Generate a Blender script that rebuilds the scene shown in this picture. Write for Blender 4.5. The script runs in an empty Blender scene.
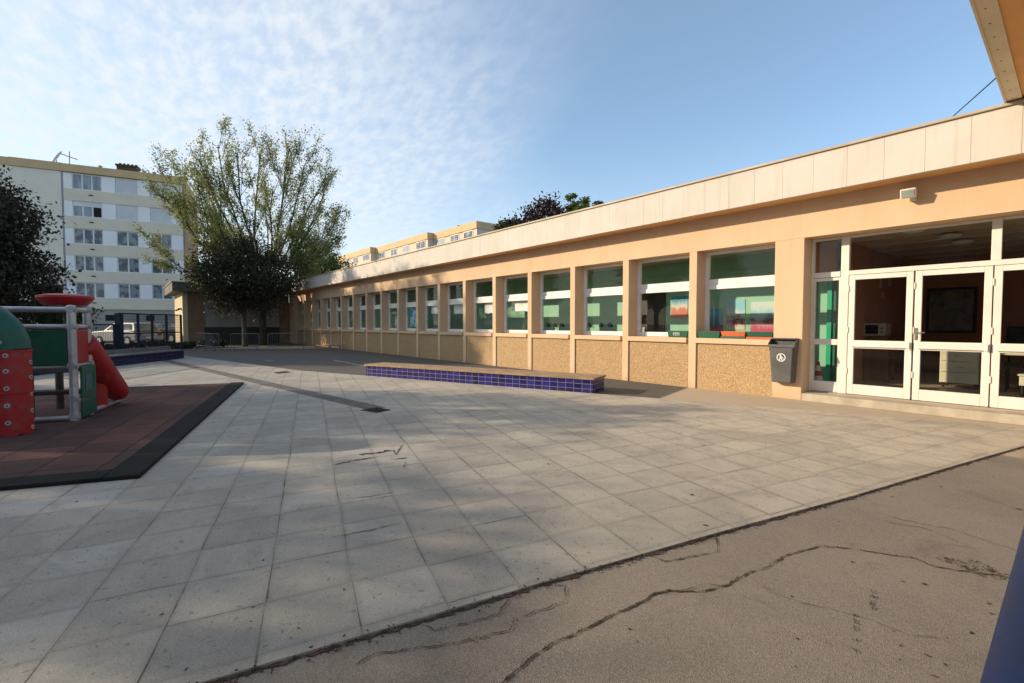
import bpy, math, random
import numpy as np
from mathutils import Vector, Matrix

S = bpy.context.scene
COL = S.collection
R = math.radians
random.seed(7)

# ------------------------------------------------------------------ camera
cam_d = bpy.data.cameras.new('camera')
cam = bpy.data.objects.new('camera', cam_d)
COL.objects.link(cam)
cam.location = (0, 0, 1.35)
cam.rotation_euler = (R(90 - 2.12), 0, R(50.33))
cam_d.sensor_width = 36.0
cam_d.lens = 36.0 * 471.0 / 1024.0
cam_d.clip_start = 0.05
cam_d.clip_end = 2000
S.camera = cam

# ------------------------------------------------------------------ sun, sky, exposure
SUN_EL = R(19.7)
SUN_AZ = math.atan2(-0.732, -0.681)            # direction TO the sun, on the ground
to_sun = Vector((math.cos(SUN_AZ) * math.cos(SUN_EL), math.sin(SUN_AZ) * math.cos(SUN_EL), math.sin(SUN_EL)))
sun_d = bpy.data.lights.new('sun', 'SUN')
sun_d.energy = 4.1
sun_d.angle = R(0.55)
sun_d.color = (1.0, 0.80, 0.56)
sun = bpy.data.objects.new('sun', sun_d)
COL.objects.link(sun)
sun.rotation_euler = (-to_sun).to_track_quat('-Z', 'Y').to_euler()
sun.location = (-20, -10, 12)

world = bpy.data.worlds.new('World')
S.world = world
world.use_nodes = True
wt = world.node_tree
for n in list(wt.nodes):
    wt.nodes.remove(n)


def wn(kind, **kw):
    n = wt.nodes.new(kind)
    for k, v in kw.items():
        setattr(n, k, v)
    return n


def wmath(op, a, b=None, c=None):
    n = wn('ShaderNodeMath', operation=op)
    for i, x in enumerate((a, b, c)):
        if x is None:
            continue
        if isinstance(x, (int, float)):
            n.inputs[i].default_value = x
        else:
            wt.links.new(x, n.inputs[i])
    return n.outputs[0]


sky = wn('ShaderNodeTexSky', sky_type='NISHITA')
sky.sun_disc = False
sky.sun_elevation = SUN_EL
sky.sun_rotation = math.pi / 2 - SUN_AZ
sky.altitude = 100
sky.air_density = 1.0
sky.dust_density = 0.6
sky.ozone_density = 2.2
tc = wn('ShaderNodeTexCoord')
sep = wn('ShaderNodeSeparateXYZ')
wt.links.new(tc.outputs['Generated'], sep.inputs[0])
zc = wmath('MAXIMUM', sep.outputs[2], 0.0)
den = wmath('ADD', zc, 0.16)
pu = wmath('DIVIDE', sep.outputs[0], den)
pv = wmath('DIVIDE', sep.outputs[1], den)
comb = wn('ShaderNodeCombineXYZ')
wt.links.new(pu, comb.inputs[0])
wt.links.new(pv, comb.inputs[1])
mp = wn('ShaderNodeMapping')
mp.inputs['Rotation'].default_value = (0, 0, R(25))
mp.inputs['Scale'].default_value = (1.0, 1.7, 1)
wt.links.new(comb.outputs[0], mp.inputs[0])
n1 = wn('ShaderNodeTexNoise')
n1.inputs['Scale'].default_value = 12.5
n1.inputs['Detail'].default_value = 6
n1.inputs['Roughness'].default_value = 0.55
n1.inputs['Distortion'].default_value = 0.12
wt.links.new(mp.outputs[0], n1.inputs['Vector'])
n2 = wn('ShaderNodeTexNoise')
n2.inputs['Scale'].default_value = 1.1
n2.inputs['Detail'].default_value = 4
wt.links.new(mp.outputs[0], n2.inputs['Vector'])
# clouds thin out towards the right-hand side of the view
side = wmath('ADD', wmath('MULTIPLY', sep.outputs[0], 0.638), wmath('MULTIPLY', sep.outputs[1], 0.77))


def wsmooth(v, a, b):
    n = wn('ShaderNodeMapRange', interpolation_type='SMOOTHSTEP')
    wt.links.new(v, n.inputs[0])
    n.inputs[1].default_value = a
    n.inputs[2].default_value = b
    return n.outputs[0]


side_n = wmath('ADD', side, wmath('MULTIPLY', wmath('SUBTRACT', n2.outputs[0], 0.5), 0.55))
cover = wsmooth(side_n, 0.22, -0.42)
rip = wsmooth(wmath('ADD', wmath('MULTIPLY', n1.outputs[0], 0.7), wmath('MULTIPLY', n2.outputs[0], 0.3)), 0.34, 0.66)
veil = wmath('ADD', 0.13, wmath('MULTIPLY', cover, wmath('ADD', 0.42, wmath('MULTIPLY', rip, 0.40))))
lowhaze = wmath('MULTIPLY', wsmooth(sep.outputs[2], 0.40, 0.0), 0.30)
cfac = wmath('MINIMUM', wmath('ADD', veil, wmath('MULTIPLY', lowhaze, wmath('SUBTRACT', 1.0, veil))), 0.94)
mixc = wn('ShaderNodeMix', data_type='RGBA')
wt.links.new(cfac, mixc.inputs['Factor'])
SKY_GAIN = 1.0
blu = wn('ShaderNodeMix', data_type='RGBA', blend_type='MULTIPLY')
blu.inputs['Factor'].default_value = 1.0
wt.links.new(sky.outputs[0], blu.inputs[6])
blu.inputs[7].default_value = (1.0, 1.14, 1.16, 1)
wt.links.new(blu.outputs[2], mixc.inputs[6])
mixc.inputs[7].default_value = (4.35, 4.65, 4.95, 1)
bg = wn('ShaderNodeBackground')
bg.inputs['Strength'].default_value = 0.147
wt.links.new(mixc.outputs[2], bg.inputs['Color'])
wo = wn('ShaderNodeOutputWorld')
wt.links.new(bg.outputs[0], wo.inputs[0])

S.view_settings.view_transform = 'Standard'
S.view_settings.look = 'None'
S.view_settings.exposure = 0.46
S.view_settings.gamma = 1
S.view_settings.use_curve_mapping = False


# ================================================================== materials
def new_mat(name):
    m = bpy.data.materials.new(name)
    m.use_nodes = True
    t = m.node_tree
    b = t.nodes['Principled BSDF']
    return m, t, b


def rgb(c):
    return (c[0], c[1], c[2], 1)


class NT:
    """small helper round a node tree"""
    def __init__(s, t):
        s.t = t

    def n(s, kind, **kw):
        n = s.t.nodes.new(kind)
        for k, v in kw.items():
            setattr(n, k, v)
        return n

    def l(s, a, b):
        s.t.links.new(a, b)

    def math(s, op, a, b=None, c=None):
        n = s.n('ShaderNodeMath', operation=op)
        for i, x in enumerate((a, b, c)):
            if x is None:
                continue
            if isinstance(x, (int, float)):
                n.inputs[i].default_value = x
            else:
                s.l(x, n.inputs[i])
        return n.outputs[0]

    def noise(s, vec, scale, detail=4, rough=0.55, dist=0.0):
        n = s.n('ShaderNodeTexNoise')
        n.inputs['Scale'].default_value = scale
        n.inputs['Detail'].default_value = detail
        n.inputs['Roughness'].default_value = rough
        n.inputs['Distortion'].default_value = dist
        if vec is not None:
            s.l(vec, n.inputs['Vector'])
        return n.outputs[0]

    def pos(s):
        return s.n('ShaderNodeNewGeometry').outputs['Position']

    def smooth(s, v, a, b, lo=0.0, hi=1.0):
        n = s.n('ShaderNodeMapRange', interpolation_type='SMOOTHSTEP')
        s.l(v, n.inputs[0])
        n.inputs[1].default_value = a
        n.inputs[2].default_value = b
        n.inputs[3].default_value = lo
        n.inputs[4].default_value = hi
        return n.outputs[0]

    def mix(s, f, a, b, blend='MIX'):
        n = s.n('ShaderNodeMix', data_type='RGBA', blend_type=blend)
        if isinstance(f, (int, float)):
            n.inputs['Factor'].default_value = f
        else:
            s.l(f, n.inputs['Factor'])
        for i, x in ((6, a), (7, b)):
            if isinstance(x, tuple):
                n.inputs[i].default_value = rgb(x)
            else:
                s.l(x, n.inputs[i])
        return n.outputs[2]

    def bump(s, h, strength, dist, bsdf):
        n = s.n('ShaderNodeBump')
        n.inputs['Strength'].default_value = strength
        n.inputs['Distance'].default_value = dist
        s.l(h, n.inputs['Height'])
        s.l(n.outputs[0], bsdf.inputs['Normal'])
        return n

    def scaled(s, v, sc):
        n = s.n('ShaderNodeMapping')
        n.inputs['Scale'].default_value = sc
        s.l(v, n.inputs[0])
        return n.outputs[0]


MATS = {}


def surf(name, c1, c2=None, scale=3.0, rough=0.7, bump=0.0, bscale=60.0, metal=0.0, stretch=(1, 1, 1), detail=5, lo=0.35, hi=0.65, spec=0.4):
    """paint or masonry with a noise-driven change between two close colours"""
    if name in MATS:
        return MATS[name]
    m, t, b = new_mat(name)
    k = NT(t)
    if c2 is None:
        c2 = tuple(x * 0.82 for x in c1)
    p = k.pos()
    v = k.scaled(p, stretch)
    f = k.smooth(k.noise(v, scale, detail), lo, hi)
    col = k.mix(f, c1, c2)
    k.l(col, b.inputs['Base Color'])
    b.inputs['Roughness'].default_value = rough
    b.inputs['Metallic'].default_value = metal
    b.inputs['Specular IOR Level'].default_value = spec
    if bump:
        k.bump(k.noise(p, bscale, 3), bump, 0.01, b)
    MATS[name] = m
    return m


def glass_mat(name, tint=(1, 1, 1), ior=1.5):
    if name in MATS:
        return MATS[name]
    m, t, b = new_mat(name)
    k = NT(t)
    t.nodes.remove(b)
    out = t.nodes['Material Output']
    tr = k.n('ShaderNodeBsdfTransparent')
    tr.inputs[0].default_value = rgb(tint)
    gl = k.n('ShaderNodeBsdfGlossy')
    gl.inputs['Roughness'].default_value = 0.01
    fr = k.n('ShaderNodeFresnel')
    fr.inputs['IOR'].default_value = ior
    mx = k.n('ShaderNodeMixShader')
    geo = k.n('ShaderNodeNewGeometry')
    k.l(k.math('MULTIPLY', fr.outputs[0], k.math('SUBTRACT', 1.0, geo.outputs['Backfacing'])), mx.inputs[0])
    k.l(tr.outputs[0], mx.inputs[1])
    k.l(gl.outputs[0], mx.inputs[2])
    k.l(mx.outputs[0], out.inputs[0])
    MATS[name] = m
    return m


def leaf_mat(name, c1, c2, trans=0.3):
    m, t, b = new_mat(name)
    k = NT(t)
    p = k.pos()
    big = k.noise(p, 0.8, 3)
    sm = k.noise(p, 9.0, 2)
    f = k.smooth(k.math('ADD', k.math('MULTIPLY', big, 0.5), k.math('MULTIPLY', sm, 0.5)), 0.38, 0.62)
    col = k.mix(f, c1, c2)
    k.l(col, b.inputs['Base Color'])
    b.inputs['Roughness'].default_value = 0.55
    b.inputs['Specular IOR Level'].default_value = 0.25
    tl = k.n('ShaderNodeBsdfTranslucent')
    k.l(col, tl.inputs[0])
    mx = k.n('ShaderNodeMixShader')
    mx.inputs[0].default_value = trans
    k.l(b.outputs[0], mx.inputs[1])
    k.l(tl.outputs[0], mx.inputs[2])
    k.l(mx.outputs[0], t.nodes['Material Output'].inputs[0])
    return m


# --- painted render of the school (peach-orange), with faint dirt towards the ground
def paint_orange():
    m, t, b = new_mat('peach_render')
    k = NT(t)
    p = k.pos()
    f = k.smooth(k.noise(k.scaled(p, (1, 1, 0.5)), 1.6, 6), 0.3, 0.7)
    col = k.mix(f, (0.675, 0.488, 0.322), (0.635, 0.445, 0.285))
    streak = k.smooth(k.noise(k.scaled(p, (6, 6, 0.35)), 1.5, 5), 0.55, 0.75)
    col = k.mix(k.math('MULTIPLY', streak, 0.20), col, (0.44, 0.31, 0.20))
    sp = k.n('ShaderNodeSeparateXYZ')
    k.l(p, sp.inputs[0])
    dirt = k.math('MULTIPLY', k.smooth(k.math('ADD', sp.outputs[2], k.math('MULTIPLY', k.noise(p, 6, 4), 0.25)), 0.34, 0.10), 0.45)
    col = k.mix(dirt, col, (0.40, 0.29, 0.19))
    k.l(col, b.inputs['Base Color'])
    b.inputs['Roughness'].default_value = 0.82
    b.inputs['Specular IOR Level'].default_value = 0.25
    k.bump(k.noise(p, 90, 4), 0.25, 0.006, b)
    return m


def pebbledash():
    m, t, b = new_mat('pebbledash')
    k = NT(t)
    p = k.pos()
    v = k.n('ShaderNodeTexVoronoi')
    v.inputs['Scale'].default_value = 62
    k.l(p, v.inputs['Vector'])
    sp = k.n('ShaderNodeSeparateColor')
    k.l(v.outputs['Color'], sp.inputs[0])
    cr = k.n('ShaderNodeValToRGB')
    e = cr.color_ramp.elements
    e[0].color = (0.27, 0.155, 0.07, 1)
    e[1].color = (0.62, 0.45, 0.26, 1)
    a = e.new(0.35); a.color = (0.39, 0.25, 0.12, 1)
    a = e.new(0.7); a.color = (0.46, 0.305, 0.155, 1)
    k.l(sp.outputs[0], cr.inputs[0])
    gap = k.smooth(v.outputs['Distance'], 0.35, 0.75)
    col = k.mix(k.math('MULTIPLY', gap, 0.5), cr.outputs[0], (0.36, 0.255, 0.14))
    big = k.smooth(k.noise(p, 2.2, 4), 0.35, 0.7)
    col = k.mix(k.math('MULTIPLY', big, 0.25), col, (0.46, 0.32, 0.17))
    k.l(col, b.inputs['Base Color'])
    b.inputs['Roughness'].default_value = 0.85
    k.bump(v.outputs['Distance'], 0.8, -0.006, b)
    return m


def fascia_stone():
    m, t, b = new_mat('fascia_panels')
    k = NT(t)
    p = k.pos()
    f = k.smooth(k.noise(p, 1.3, 6), 0.3, 0.7)
    col = k.mix(f, (0.615, 0.58, 0.525), (0.56, 0.525, 0.47))
    # every panel has its own shade
    sp = k.n('ShaderNodeSeparateXYZ')
    k.l(p, sp.inputs[0])
    cell = k.math('FLOOR', k.math('DIVIDE', k.math('ADD', sp.outputs[0], 0.07), 0.465))
    wnz = k.n('ShaderNodeTexWhiteNoise', noise_dimensions='1D')
    k.l(cell, wnz.inputs['W'])
    col = k.mix(k.math('MULTIPLY', wnz.outputs[0], 0.16), col, (0.50, 0.44, 0.36))
    streak = k.smooth(k.noise(k.scaled(p, (7, 7, 0.5)), 1.6, 5), 0.5, 0.75)
    col = k.mix(k.math('MULTIPLY', streak, 0.42), col, (0.45, 0.41, 0.35))
    k.l(col, b.inputs['Base Color'])
    b.inputs['Roughness'].default_value = 0.8
    k.bump(k.noise(p, 40, 5), 0.25, 0.006, b)
    return m


A1 = (math.cos(R(163.6)), math.sin(R(163.6)))      # the two directions of the paving grid
A2 = (math.cos(R(76.9)), math.sin(R(76.9)))
det = A1[0] * A2[1] - A1[1] * A2[0]
INV1 = (A2[1] / det, -A2[0] / det)
INV2 = (-A1[1] / det, A1[0] / det)


def grid_coords(k, p, o1, s1, o2, s2, wob=0.0):
    if wob:
        n = k.n('ShaderNodeTexNoise')
        n.inputs['Scale'].default_value = 1.3
        n.inputs['Detail'].default_value = 2
        k.l(p, n.inputs['Vector'])
        sc = k.n('ShaderNodeVectorMath', operation='SCALE')
        sc.inputs['Scale'].default_value = wob
        k.l(n.outputs['Color'], sc.inputs[0])
        ad = k.n('ShaderNodeVectorMath', operation='ADD')
        k.l(p, ad.inputs[0])
        k.l(sc.outputs[0], ad.inputs[1])
        p = ad.outputs[0]
    r = []
    for inv, o, s in ((INV1, o1, s1), (INV2, o2, s2)):
        d = k.n('ShaderNodeVectorMath', operation='DOT_PRODUCT')
        k.l(p, d.inputs[0])
        d.inputs[1].default_value = (inv[0], inv[1], 0)
        r.append(k.math('DIVIDE', k.math('SUBTRACT', d.outputs['Value'], o), s))
    return r


def slab_mat():
    m, t, b = new_mat('paving_slabs')
    k = NT(t)
    p = k.pos()
    u, v = grid_coords(k, p, 2.10 - 0.385 * 20, 0.385, -0.185 - 0.395 * 40, 0.395, wob=0.035)
    # some rows are laid with a small shift
    rowid = k.math('FLOOR', v)
    wr = k.n('ShaderNodeTexWhiteNoise', noise_dimensions='1D')
    k.l(rowid, wr.inputs['W'])
    u = k.math('ADD', u, k.math('MULTIPLY', k.math('SUBTRACT', wr.outputs[0], 0.5), 0.10))
    fu, fv = k.math('FRACT', u), k.math('FRACT', v)
    du = k.math('MINIMUM', fu, k.math('SUBTRACT', 1.0, fu))
    dv = k.math('MINIMUM', fv, k.math('SUBTRACT', 1.0, fv))
    cid = k.n('ShaderNodeCombineXYZ')
    k.l(k.math('FLOOR', u), cid.inputs[0])
    k.l(rowid, cid.inputs[1])
    w = k.n('ShaderNodeTexWhiteNoise', noise_dimensions='3D')
    k.l(cid.outputs[0], w.inputs['Vector'])
    ws = k.n('ShaderNodeSeparateColor')
    k.l(w.outputs['Color'], ws.inputs[0])
    # slab tone
    base = k.mix(k.smooth(ws.outputs[0], 0.0, 1.0), (0.415, 0.382, 0.318), (0.325, 0.298, 0.25))
    lightone = k.smooth(ws.outputs[1], 0.80, 0.92)
    base = k.mix(k.math('MULTIPLY', lightone, 0.7), base, (0.44, 0.425, 0.38))
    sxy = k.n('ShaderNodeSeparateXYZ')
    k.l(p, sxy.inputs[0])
    sunlit_dust = k.math('MULTIPLY', k.smooth(k.math('ADD', sxy.outputs[1], k.math('MULTIPLY', k.noise(p, 0.9, 5), 2.5)), 2.8, 8.0), 0.85)  # sandy tint, lifted so the slabs on the sunlit side come out brighter
    base = k.mix(sunlit_dust, base, (0.69, 0.585, 0.435))
    st = k.smooth(k.noise(p, 1.1, 8, 0.68, 0.9), 0.40, 0.66)
    base = k.mix(k.math('MULTIPLY', st, 0.55), base, (0.205, 0.186, 0.152))
    blot = k.smooth(k.noise(p, 4.5, 8, 0.72, 0.5), 0.50, 0.70)
    base = k.mix(k.math('MULTIPLY', blot, 0.50), base, (0.20, 0.188, 0.162))
    fine = k.noise(p, 160, 3, 0.7)
    base = k.mix(0.34, base, k.mix(k.smooth(fine, 0.3, 0.7), (0.15, 0.14, 0.125), (0.52, 0.50, 0.45)))
    spots = k.smooth(k.noise(p, 34, 2, 0.4), 0.66, 0.72)
    base = k.mix(k.math('MULTIPLY', spots, 0.45), base, (0.10, 0.092, 0.078))
    # joints, thin in one direction and open in others, with patches of dirt
    jn = k.noise(p, 1.7, 4)
    wid = k.smooth(jn, 0.38, 0.72, 0.0045, 0.017)
    mu = k.math('SUBTRACT', 1.0, k.smooth(k.math('DIVIDE', du, wid), 0.5, 1.25))
    mv = k.math('SUBTRACT', 1.0, k.smooth(k.math('DIVIDE', dv, wid), 0.5, 1.25))
    def edge_strength(a, b_, lo, hi, e0, e1):
        c_ = k.n('ShaderNodeCombineXYZ')
        k.l(a, c_.inputs[0])
        k.l(b_, c_.inputs[1])
        c_.inputs[2].default_value = lo + 3.0
        w_ = k.n('ShaderNodeTexWhiteNoise', noise_dimensions='3D')
        k.l(c_.outputs[0], w_.inputs['Vector'])
        return k.smooth(w_.outputs[0], e0, e1, lo, hi)
    fadeu = edge_strength(k.math('ROUND', u), rowid, 0.16, 1.0, 0.45, 0.95)
    fadev = edge_strength(k.math('FLOOR', u), k.math('ROUND', v), 0.38, 0.95, 0.15, 0.9)
    wear = k.smooth(k.noise(p, 6.0, 4, 0.6), 0.36, 0.58, 0.35, 1.0)
    sj = k.n('ShaderNodeSeparateXYZ')
    k.l(p, sj.inputs[0])
    sunlit_fade = k.smooth(k.math('ADD', sj.outputs[1], k.math('MULTIPLY', sj.outputs[0], 0.35)), 2.5, 5.5, 1.0, 0.5)  # joints painted fainter where the sun falls on the yard
    joint = k.math('MULTIPLY', k.math('MULTIPLY', sunlit_fade, wear), k.math('MAXIMUM', k.math('MULTIPLY', mu, fadeu), k.math('MULTIPLY', mv, fadev)))
    col = k.mix(k.math('MULTIPLY', joint, 0.88), base, (0.055, 0.048, 0.038))
    edge = k.math('SUBTRACT', 1.0, k.smooth(k.math('MINIMUM', du, dv), 0.0, 0.09))
    col = k.mix(k.math('MULTIPLY', edge, 0.20), col, (0.13, 0.12, 0.10))
    k.l(col, b.inputs['Base Color'])
    b.inputs['Roughness'].default_value = 0.82
    b.inputs['Specular IOR Level'].default_value = 0.3
    h = k.math('ADD', k.math('MULTIPLY', joint, -0.6), k.math('ADD', k.math('MULTIPLY', k.noise(p, 140, 4, 0.7), 0.22), k.math('MULTIPLY', k.noise(p, 9, 3), 0.25)))
    # slabs are tilted a little, each its own way
    tilt = k.math('ADD', k.math('MULTIPLY', k.math('SUBTRACT', ws.outputs[1], 0.5), fu), k.math('MULTIPLY', k.math('SUBTRACT', ws.outputs[2], 0.5), fv))
    h = k.math('ADD', h, k.math('MULTIPLY', tilt, 1.3))
    k.bump(h, 0.55, 0.012, b)
    return m


def asphalt_mat():
    m, t, b = new_mat('asphalt')
    k = NT(t)
    p = k.pos()
    sp = k.n('ShaderNodeSeparateXYZ')
    k.l(p, sp.inputs[0])
    f = k.smooth(k.noise(p, 0.7, 6, 0.6), 0.35, 0.68)
    col = k.mix(f, (0.285, 0.245, 0.198), (0.215, 0.185, 0.15))
    v = k.n('ShaderNodeTexVoronoi')
    v.inputs['Scale'].default_value = 230
    k.l(p, v.inputs['Vector'])
    vs = k.n('ShaderNodeSeparateColor')
    k.l(v.outputs['Color'], vs.inputs[0])
    col = k.mix(0.30, col, k.mix(k.smooth(vs.outputs[0], 0.15, 0.95), (0.09, 0.08, 0.07), (0.42, 0.37, 0.31)))
    st = k.smooth(k.noise(p, 2.6, 6, 0.65, 0.8), 0.54, 0.76)
    col = k.mix(k.math('MULTIPLY', st, 0.48), col, (0.12, 0.102, 0.08))
    # the strip behind the bench was tarred later and is darker
    xx = k.math('ADD', sp.outputs[0], k.math('MULTIPLY', k.math('SUBTRACT', sp.outputs[1], 7.5), 0.25))
    strip = k.math('MULTIPLY', k.smooth(sp.outputs[1], 6.9, 7.0), k.smooth(xx, -4.86, -4.80))
    strip = k.math('MULTIPLY', strip, k.smooth(sp.outputs[0], -0.1, -0.5))
    col = k.mix(k.math('MULTIPLY', strip, 0.7), col, (0.58, 0.475, 0.35))
    far = k.smooth(xx, -4.83, -4.90)
    col = k.mix(k.math('MULTIPLY', far, 0.78), col, (0.085, 0.082, 0.078))
    k.l(col, b.inputs['Base Color'])
    b.inputs['Roughness'].default_value = 0.88
    b.inputs['Specular IOR Level'].default_value = 0.25
    h = k.math('ADD', k.math('MULTIPLY', v.outputs['Distance'], 0.6), k.math('MULTIPLY', k.noise(p, 14, 4), 0.6))
    k.bump(h, 0.5, 0.008, b)
    return m


def rubber_mat(name, c1, c2, grid=True):
    m, t, b = new_mat(name)
    k = NT(t)
    p = k.pos()
    u, v = grid_coords(k, p, 2.10 - 60 * 0.5, 0.5, -60 * 0.5 + 0.23, 0.5)
    cid = k.n('ShaderNodeCombineXYZ')
    k.l(k.math('FLOOR', u), cid.inputs[0])
    k.l(k.math('FLOOR', v), cid.inputs[1])
    w = k.n('ShaderNodeTexWhiteNoise', noise_dimensions='3D')
    k.l(cid.outputs[0], w.inputs['Vector'])
    fu, fv = k.math('FRACT', u), k.math('FRACT', v)
    du = k.math('MINIMUM', fu, k.math('SUBTRACT', 1.0, fu))
    dv = k.math('MINIMUM', fv, k.math('SUBTRACT', 1.0, fv))
    joint = k.math('SUBTRACT', 1.0, k.smooth(k.math('MINIMUM', du, dv), 0.006, 0.022))
    col = k.mix(w.outputs[0], c1, c2)
    col = k.mix(k.smooth(k.noise(p, 1.8, 5), 0.45, 0.75), col, tuple(x * 0.55 for x in c1))
    col = k.mix(0.35, col, k.mix(k.smooth(k.noise(p, 220, 2), 0.3, 0.7), (0.015, 0.012, 0.011), tuple(min(1, x * 1.7) for x in c2)))
    if grid:
        col = k.mix(k.math('MULTIPLY', joint, 0.8), col, (0.012, 0.011, 0.011))
    k.l(col, b.inputs['Base Color'])
    b.inputs['Roughness'].default_value = 0.92
    b.inputs['Specular IOR Level'].default_value = 0.15
    k.bump(k.math('SUBTRACT', k.noise(p, 160, 3), joint), 0.4, 0.008, b)
    return m


def tile_blue(name='blue_tiles', tint=(0.024, 0.018, 0.17), d=(0.9407, 0.3393), tw=0.15, th=0.098, grout=(0.22, 0.22, 0.30)):
    m, t, b = new_mat(name)
    k = NT(t)
    p = k.pos()
    dt = k.n('ShaderNodeVectorMath', operation='DOT_PRODUCT')
    k.l(p, dt.inputs[0])
    dt.inputs[1].default_value = (d[0] + d[1] * 0.05, d[1] - d[0] * 0.05, 0)
    dn = k.n('ShaderNodeVectorMath', operation='DOT_PRODUCT')
    k.l(p, dn.inputs[0])
    dn.inputs[1].default_value = (-d[1], d[0], 0)
    g = k.n('ShaderNodeNewGeometry')
    na = k.n('ShaderNodeVectorMath', operation='DOT_PRODUCT')
    k.l(g.outputs['Normal'], na.inputs[0])
    na.inputs[1].default_value = (d[0], d[1], 0)
    endf = k.smooth(k.math('ABSOLUTE', na.outputs['Value']), 0.6, 0.8)
    mixv = k.n('ShaderNodeMix', data_type='FLOAT')
    k.l(endf, mixv.inputs['Factor'])
    k.l(dt.outputs['Value'], mixv.inputs[2])
    k.l(dn.outputs['Value'], mixv.inputs[3])
    sp = k.n('ShaderNodeSeparateXYZ')
    k.l(p, sp.inputs[0])
    u = k.math('ADD', k.math('DIVIDE', mixv.outputs[0], tw), 400.3)
    v = k.math('ADD', k.math('DIVIDE', sp.outputs[2], th), 10.1)
    fu, fv = k.math('FRACT', u), k.math('FRACT', v)
    du = k.math('MULTIPLY', k.math('MINIMUM', fu, k.math('SUBTRACT', 1.0, fu)), tw)
    dv = k.math('MULTIPLY', k.math('MINIMUM', fv, k.math('SUBTRACT', 1.0, fv)), th)
    joint = k.math('SUBTRACT', 1.0, k.smooth(k.math('MINIMUM', du, dv), 0.003, 0.0065))
    cid = k.n('ShaderNodeCombineXYZ')
    k.l(k.math('FLOOR', u), cid.inputs[0])
    k.l(k.math('FLOOR', v), cid.inputs[1])
    w = k.n('ShaderNodeTexWhiteNoise', noise_dimensions='3D')
    k.l(cid.outputs[0], w.inputs['Vector'])
    col = k.mix(w.outputs[0], tuple(x * 1.25 for x in tint), tuple(x * 0.35 for x in tint))
    grime = k.smooth(k.noise(p, 7, 5, .65), .5, .72)
    col = k.mix(k.math('MULTIPLY', grime, .35), col, (.05, .045, .05))
    col = k.mix(joint, col, grout)
    k.l(col, b.inputs['Base Color'])
    rr = k.math('ADD', 0.18, k.math('MULTIPLY', joint, 0.6))
    k.l(rr, b.inputs['Roughness'])
    k.bump(joint, 0.5, -0.003, b)
    return m


def grille_mat():
    m, t, b = new_mat('drain_channel')
    k = NT(t)
    p = k.pos()
    f = k.smooth(k.noise(p, 3, 5), 0.35, 0.7)
    col = k.mix(f, (0.13, 0.125, 0.115), (0.09, 0.085, 0.075))
    k.l(col, b.inputs['Base Color'])
    b.inputs['Roughness'].default_value = 0.85
    k.bump(k.noise(p, 60, 3), 0.4, 0.006, b)
    return m


M_ORANGE = paint_orange()
M_PEBBLE = pebbledash()
M_FASCIA = fascia_stone()
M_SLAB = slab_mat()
M_ASPH = asphalt_mat()
M_RUB = rubber_mat('rubber_red', (0.175, 0.078, 0.060), (0.080, 0.050, 0.044))
M_RUBB = rubber_mat('rubber_black', (0.026, 0.024, 0.025), (0.020, 0.019, 0.020))
M_TILE = tile_blue(tw=0.175, grout=(0.16, 0.16, 0.24))
M_TILE2 = tile_blue('blue_wall_tiles', (0.012, 0.011, 0.07), (-0.8175, 0.576), 0.15, 0.105, (0.035, 0.035, 0.06))
M_DRAIN = grille_mat()
M_DGLASS = surf('dark_window_glass', (.10, .115, .13), (.26, .285, .31), 1.4, .08, lo=.45, hi=.55)
M_WHITE = surf('white_frame_paint', (0.78, 0.74, 0.68), (0.70, 0.66, 0.60), 2.0, 0.42)
M_WFRAME = surf('white_window_paint', (0.80, 0.78, 0.75), (0.72, 0.70, 0.67), 2.0, 0.4)
M_GLASS = glass_mat('window_glass', (0.96, 0.98, 0.97), 1.42)
M_CAP = surf('roof_edge_metal', (0.52, 0.43, 0.32), (0.40, 0.33, 0.25), 2.0, 0.6)
M_CONC = surf('step_concrete', (0.50, 0.44, 0.345), (0.36, 0.315, 0.245), 2.4, 0.85, 0.35, 60)
M_DIRT = surf('joint_dirt', (0.12, 0.066, 0.040), (0.05, 0.034, 0.024), 30, 0.95, 0.8, 90)
M_CRACK = surf('crack_moss', (0.105, 0.076, 0.050), (0.050, 0.041, 0.028), 25, 0.95, 0.5, 80)
M_LEAFD = surf('dead_leaf_brown', (0.075, 0.042, 0.024), (0.04, 0.026, 0.018), 40, 0.85)
M_PLANK = surf('bench_planks', (0.40, 0.27, 0.165), (0.27, 0.185, 0.12), 3.0, 0.75, 0.4, 40, stretch=(1, 4, 4))
M_BARK = surf('bark', (0.085, 0.070, 0.052), (0.050, 0.042, 0.033), 5, 0.9, 0.6, 30)
M_BARK2 = surf('grey_green_bark', (0.080, 0.078, 0.055), (0.052, 0.050, 0.036), 5, 0.9, 0.5, 30)
M_GALV = surf('galvanised_steel', (0.45, 0.46, 0.47), (0.33, 0.34, 0.35), 7, 0.42, metal=0.55)
M_GALVD = surf('shaded_steel', (0.20, 0.205, 0.21), (0.14, 0.145, 0.15), 7, 0.55, metal=0.4)  # galvanised steel darkened for the shade the barriers stand in
M_BLUEP = surf('blue_gloss_paint', (0.004, 0.018, 0.075), (0.008, 0.018, 0.055), 9, 0.5, 0.10, 40, spec=.15)
M_NAVY = surf('navy_fence_paint', (0.006, 0.010, 0.026), (0.005, 0.008, 0.020), 5, 0.5)
M_RED = surf('red_plastic', (0.33, 0.012, 0.015), (0.27, 0.045, 0.042), 9, 0.5, 0.06, 30, detail=8, lo=.48, hi=.72)
M_GREEN = surf('green_plastic', (0.007, 0.082, 0.050), (0.022, 0.088, 0.062), 9, 0.46, 0.06, 30, detail=8, lo=.48, hi=.72)
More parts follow.
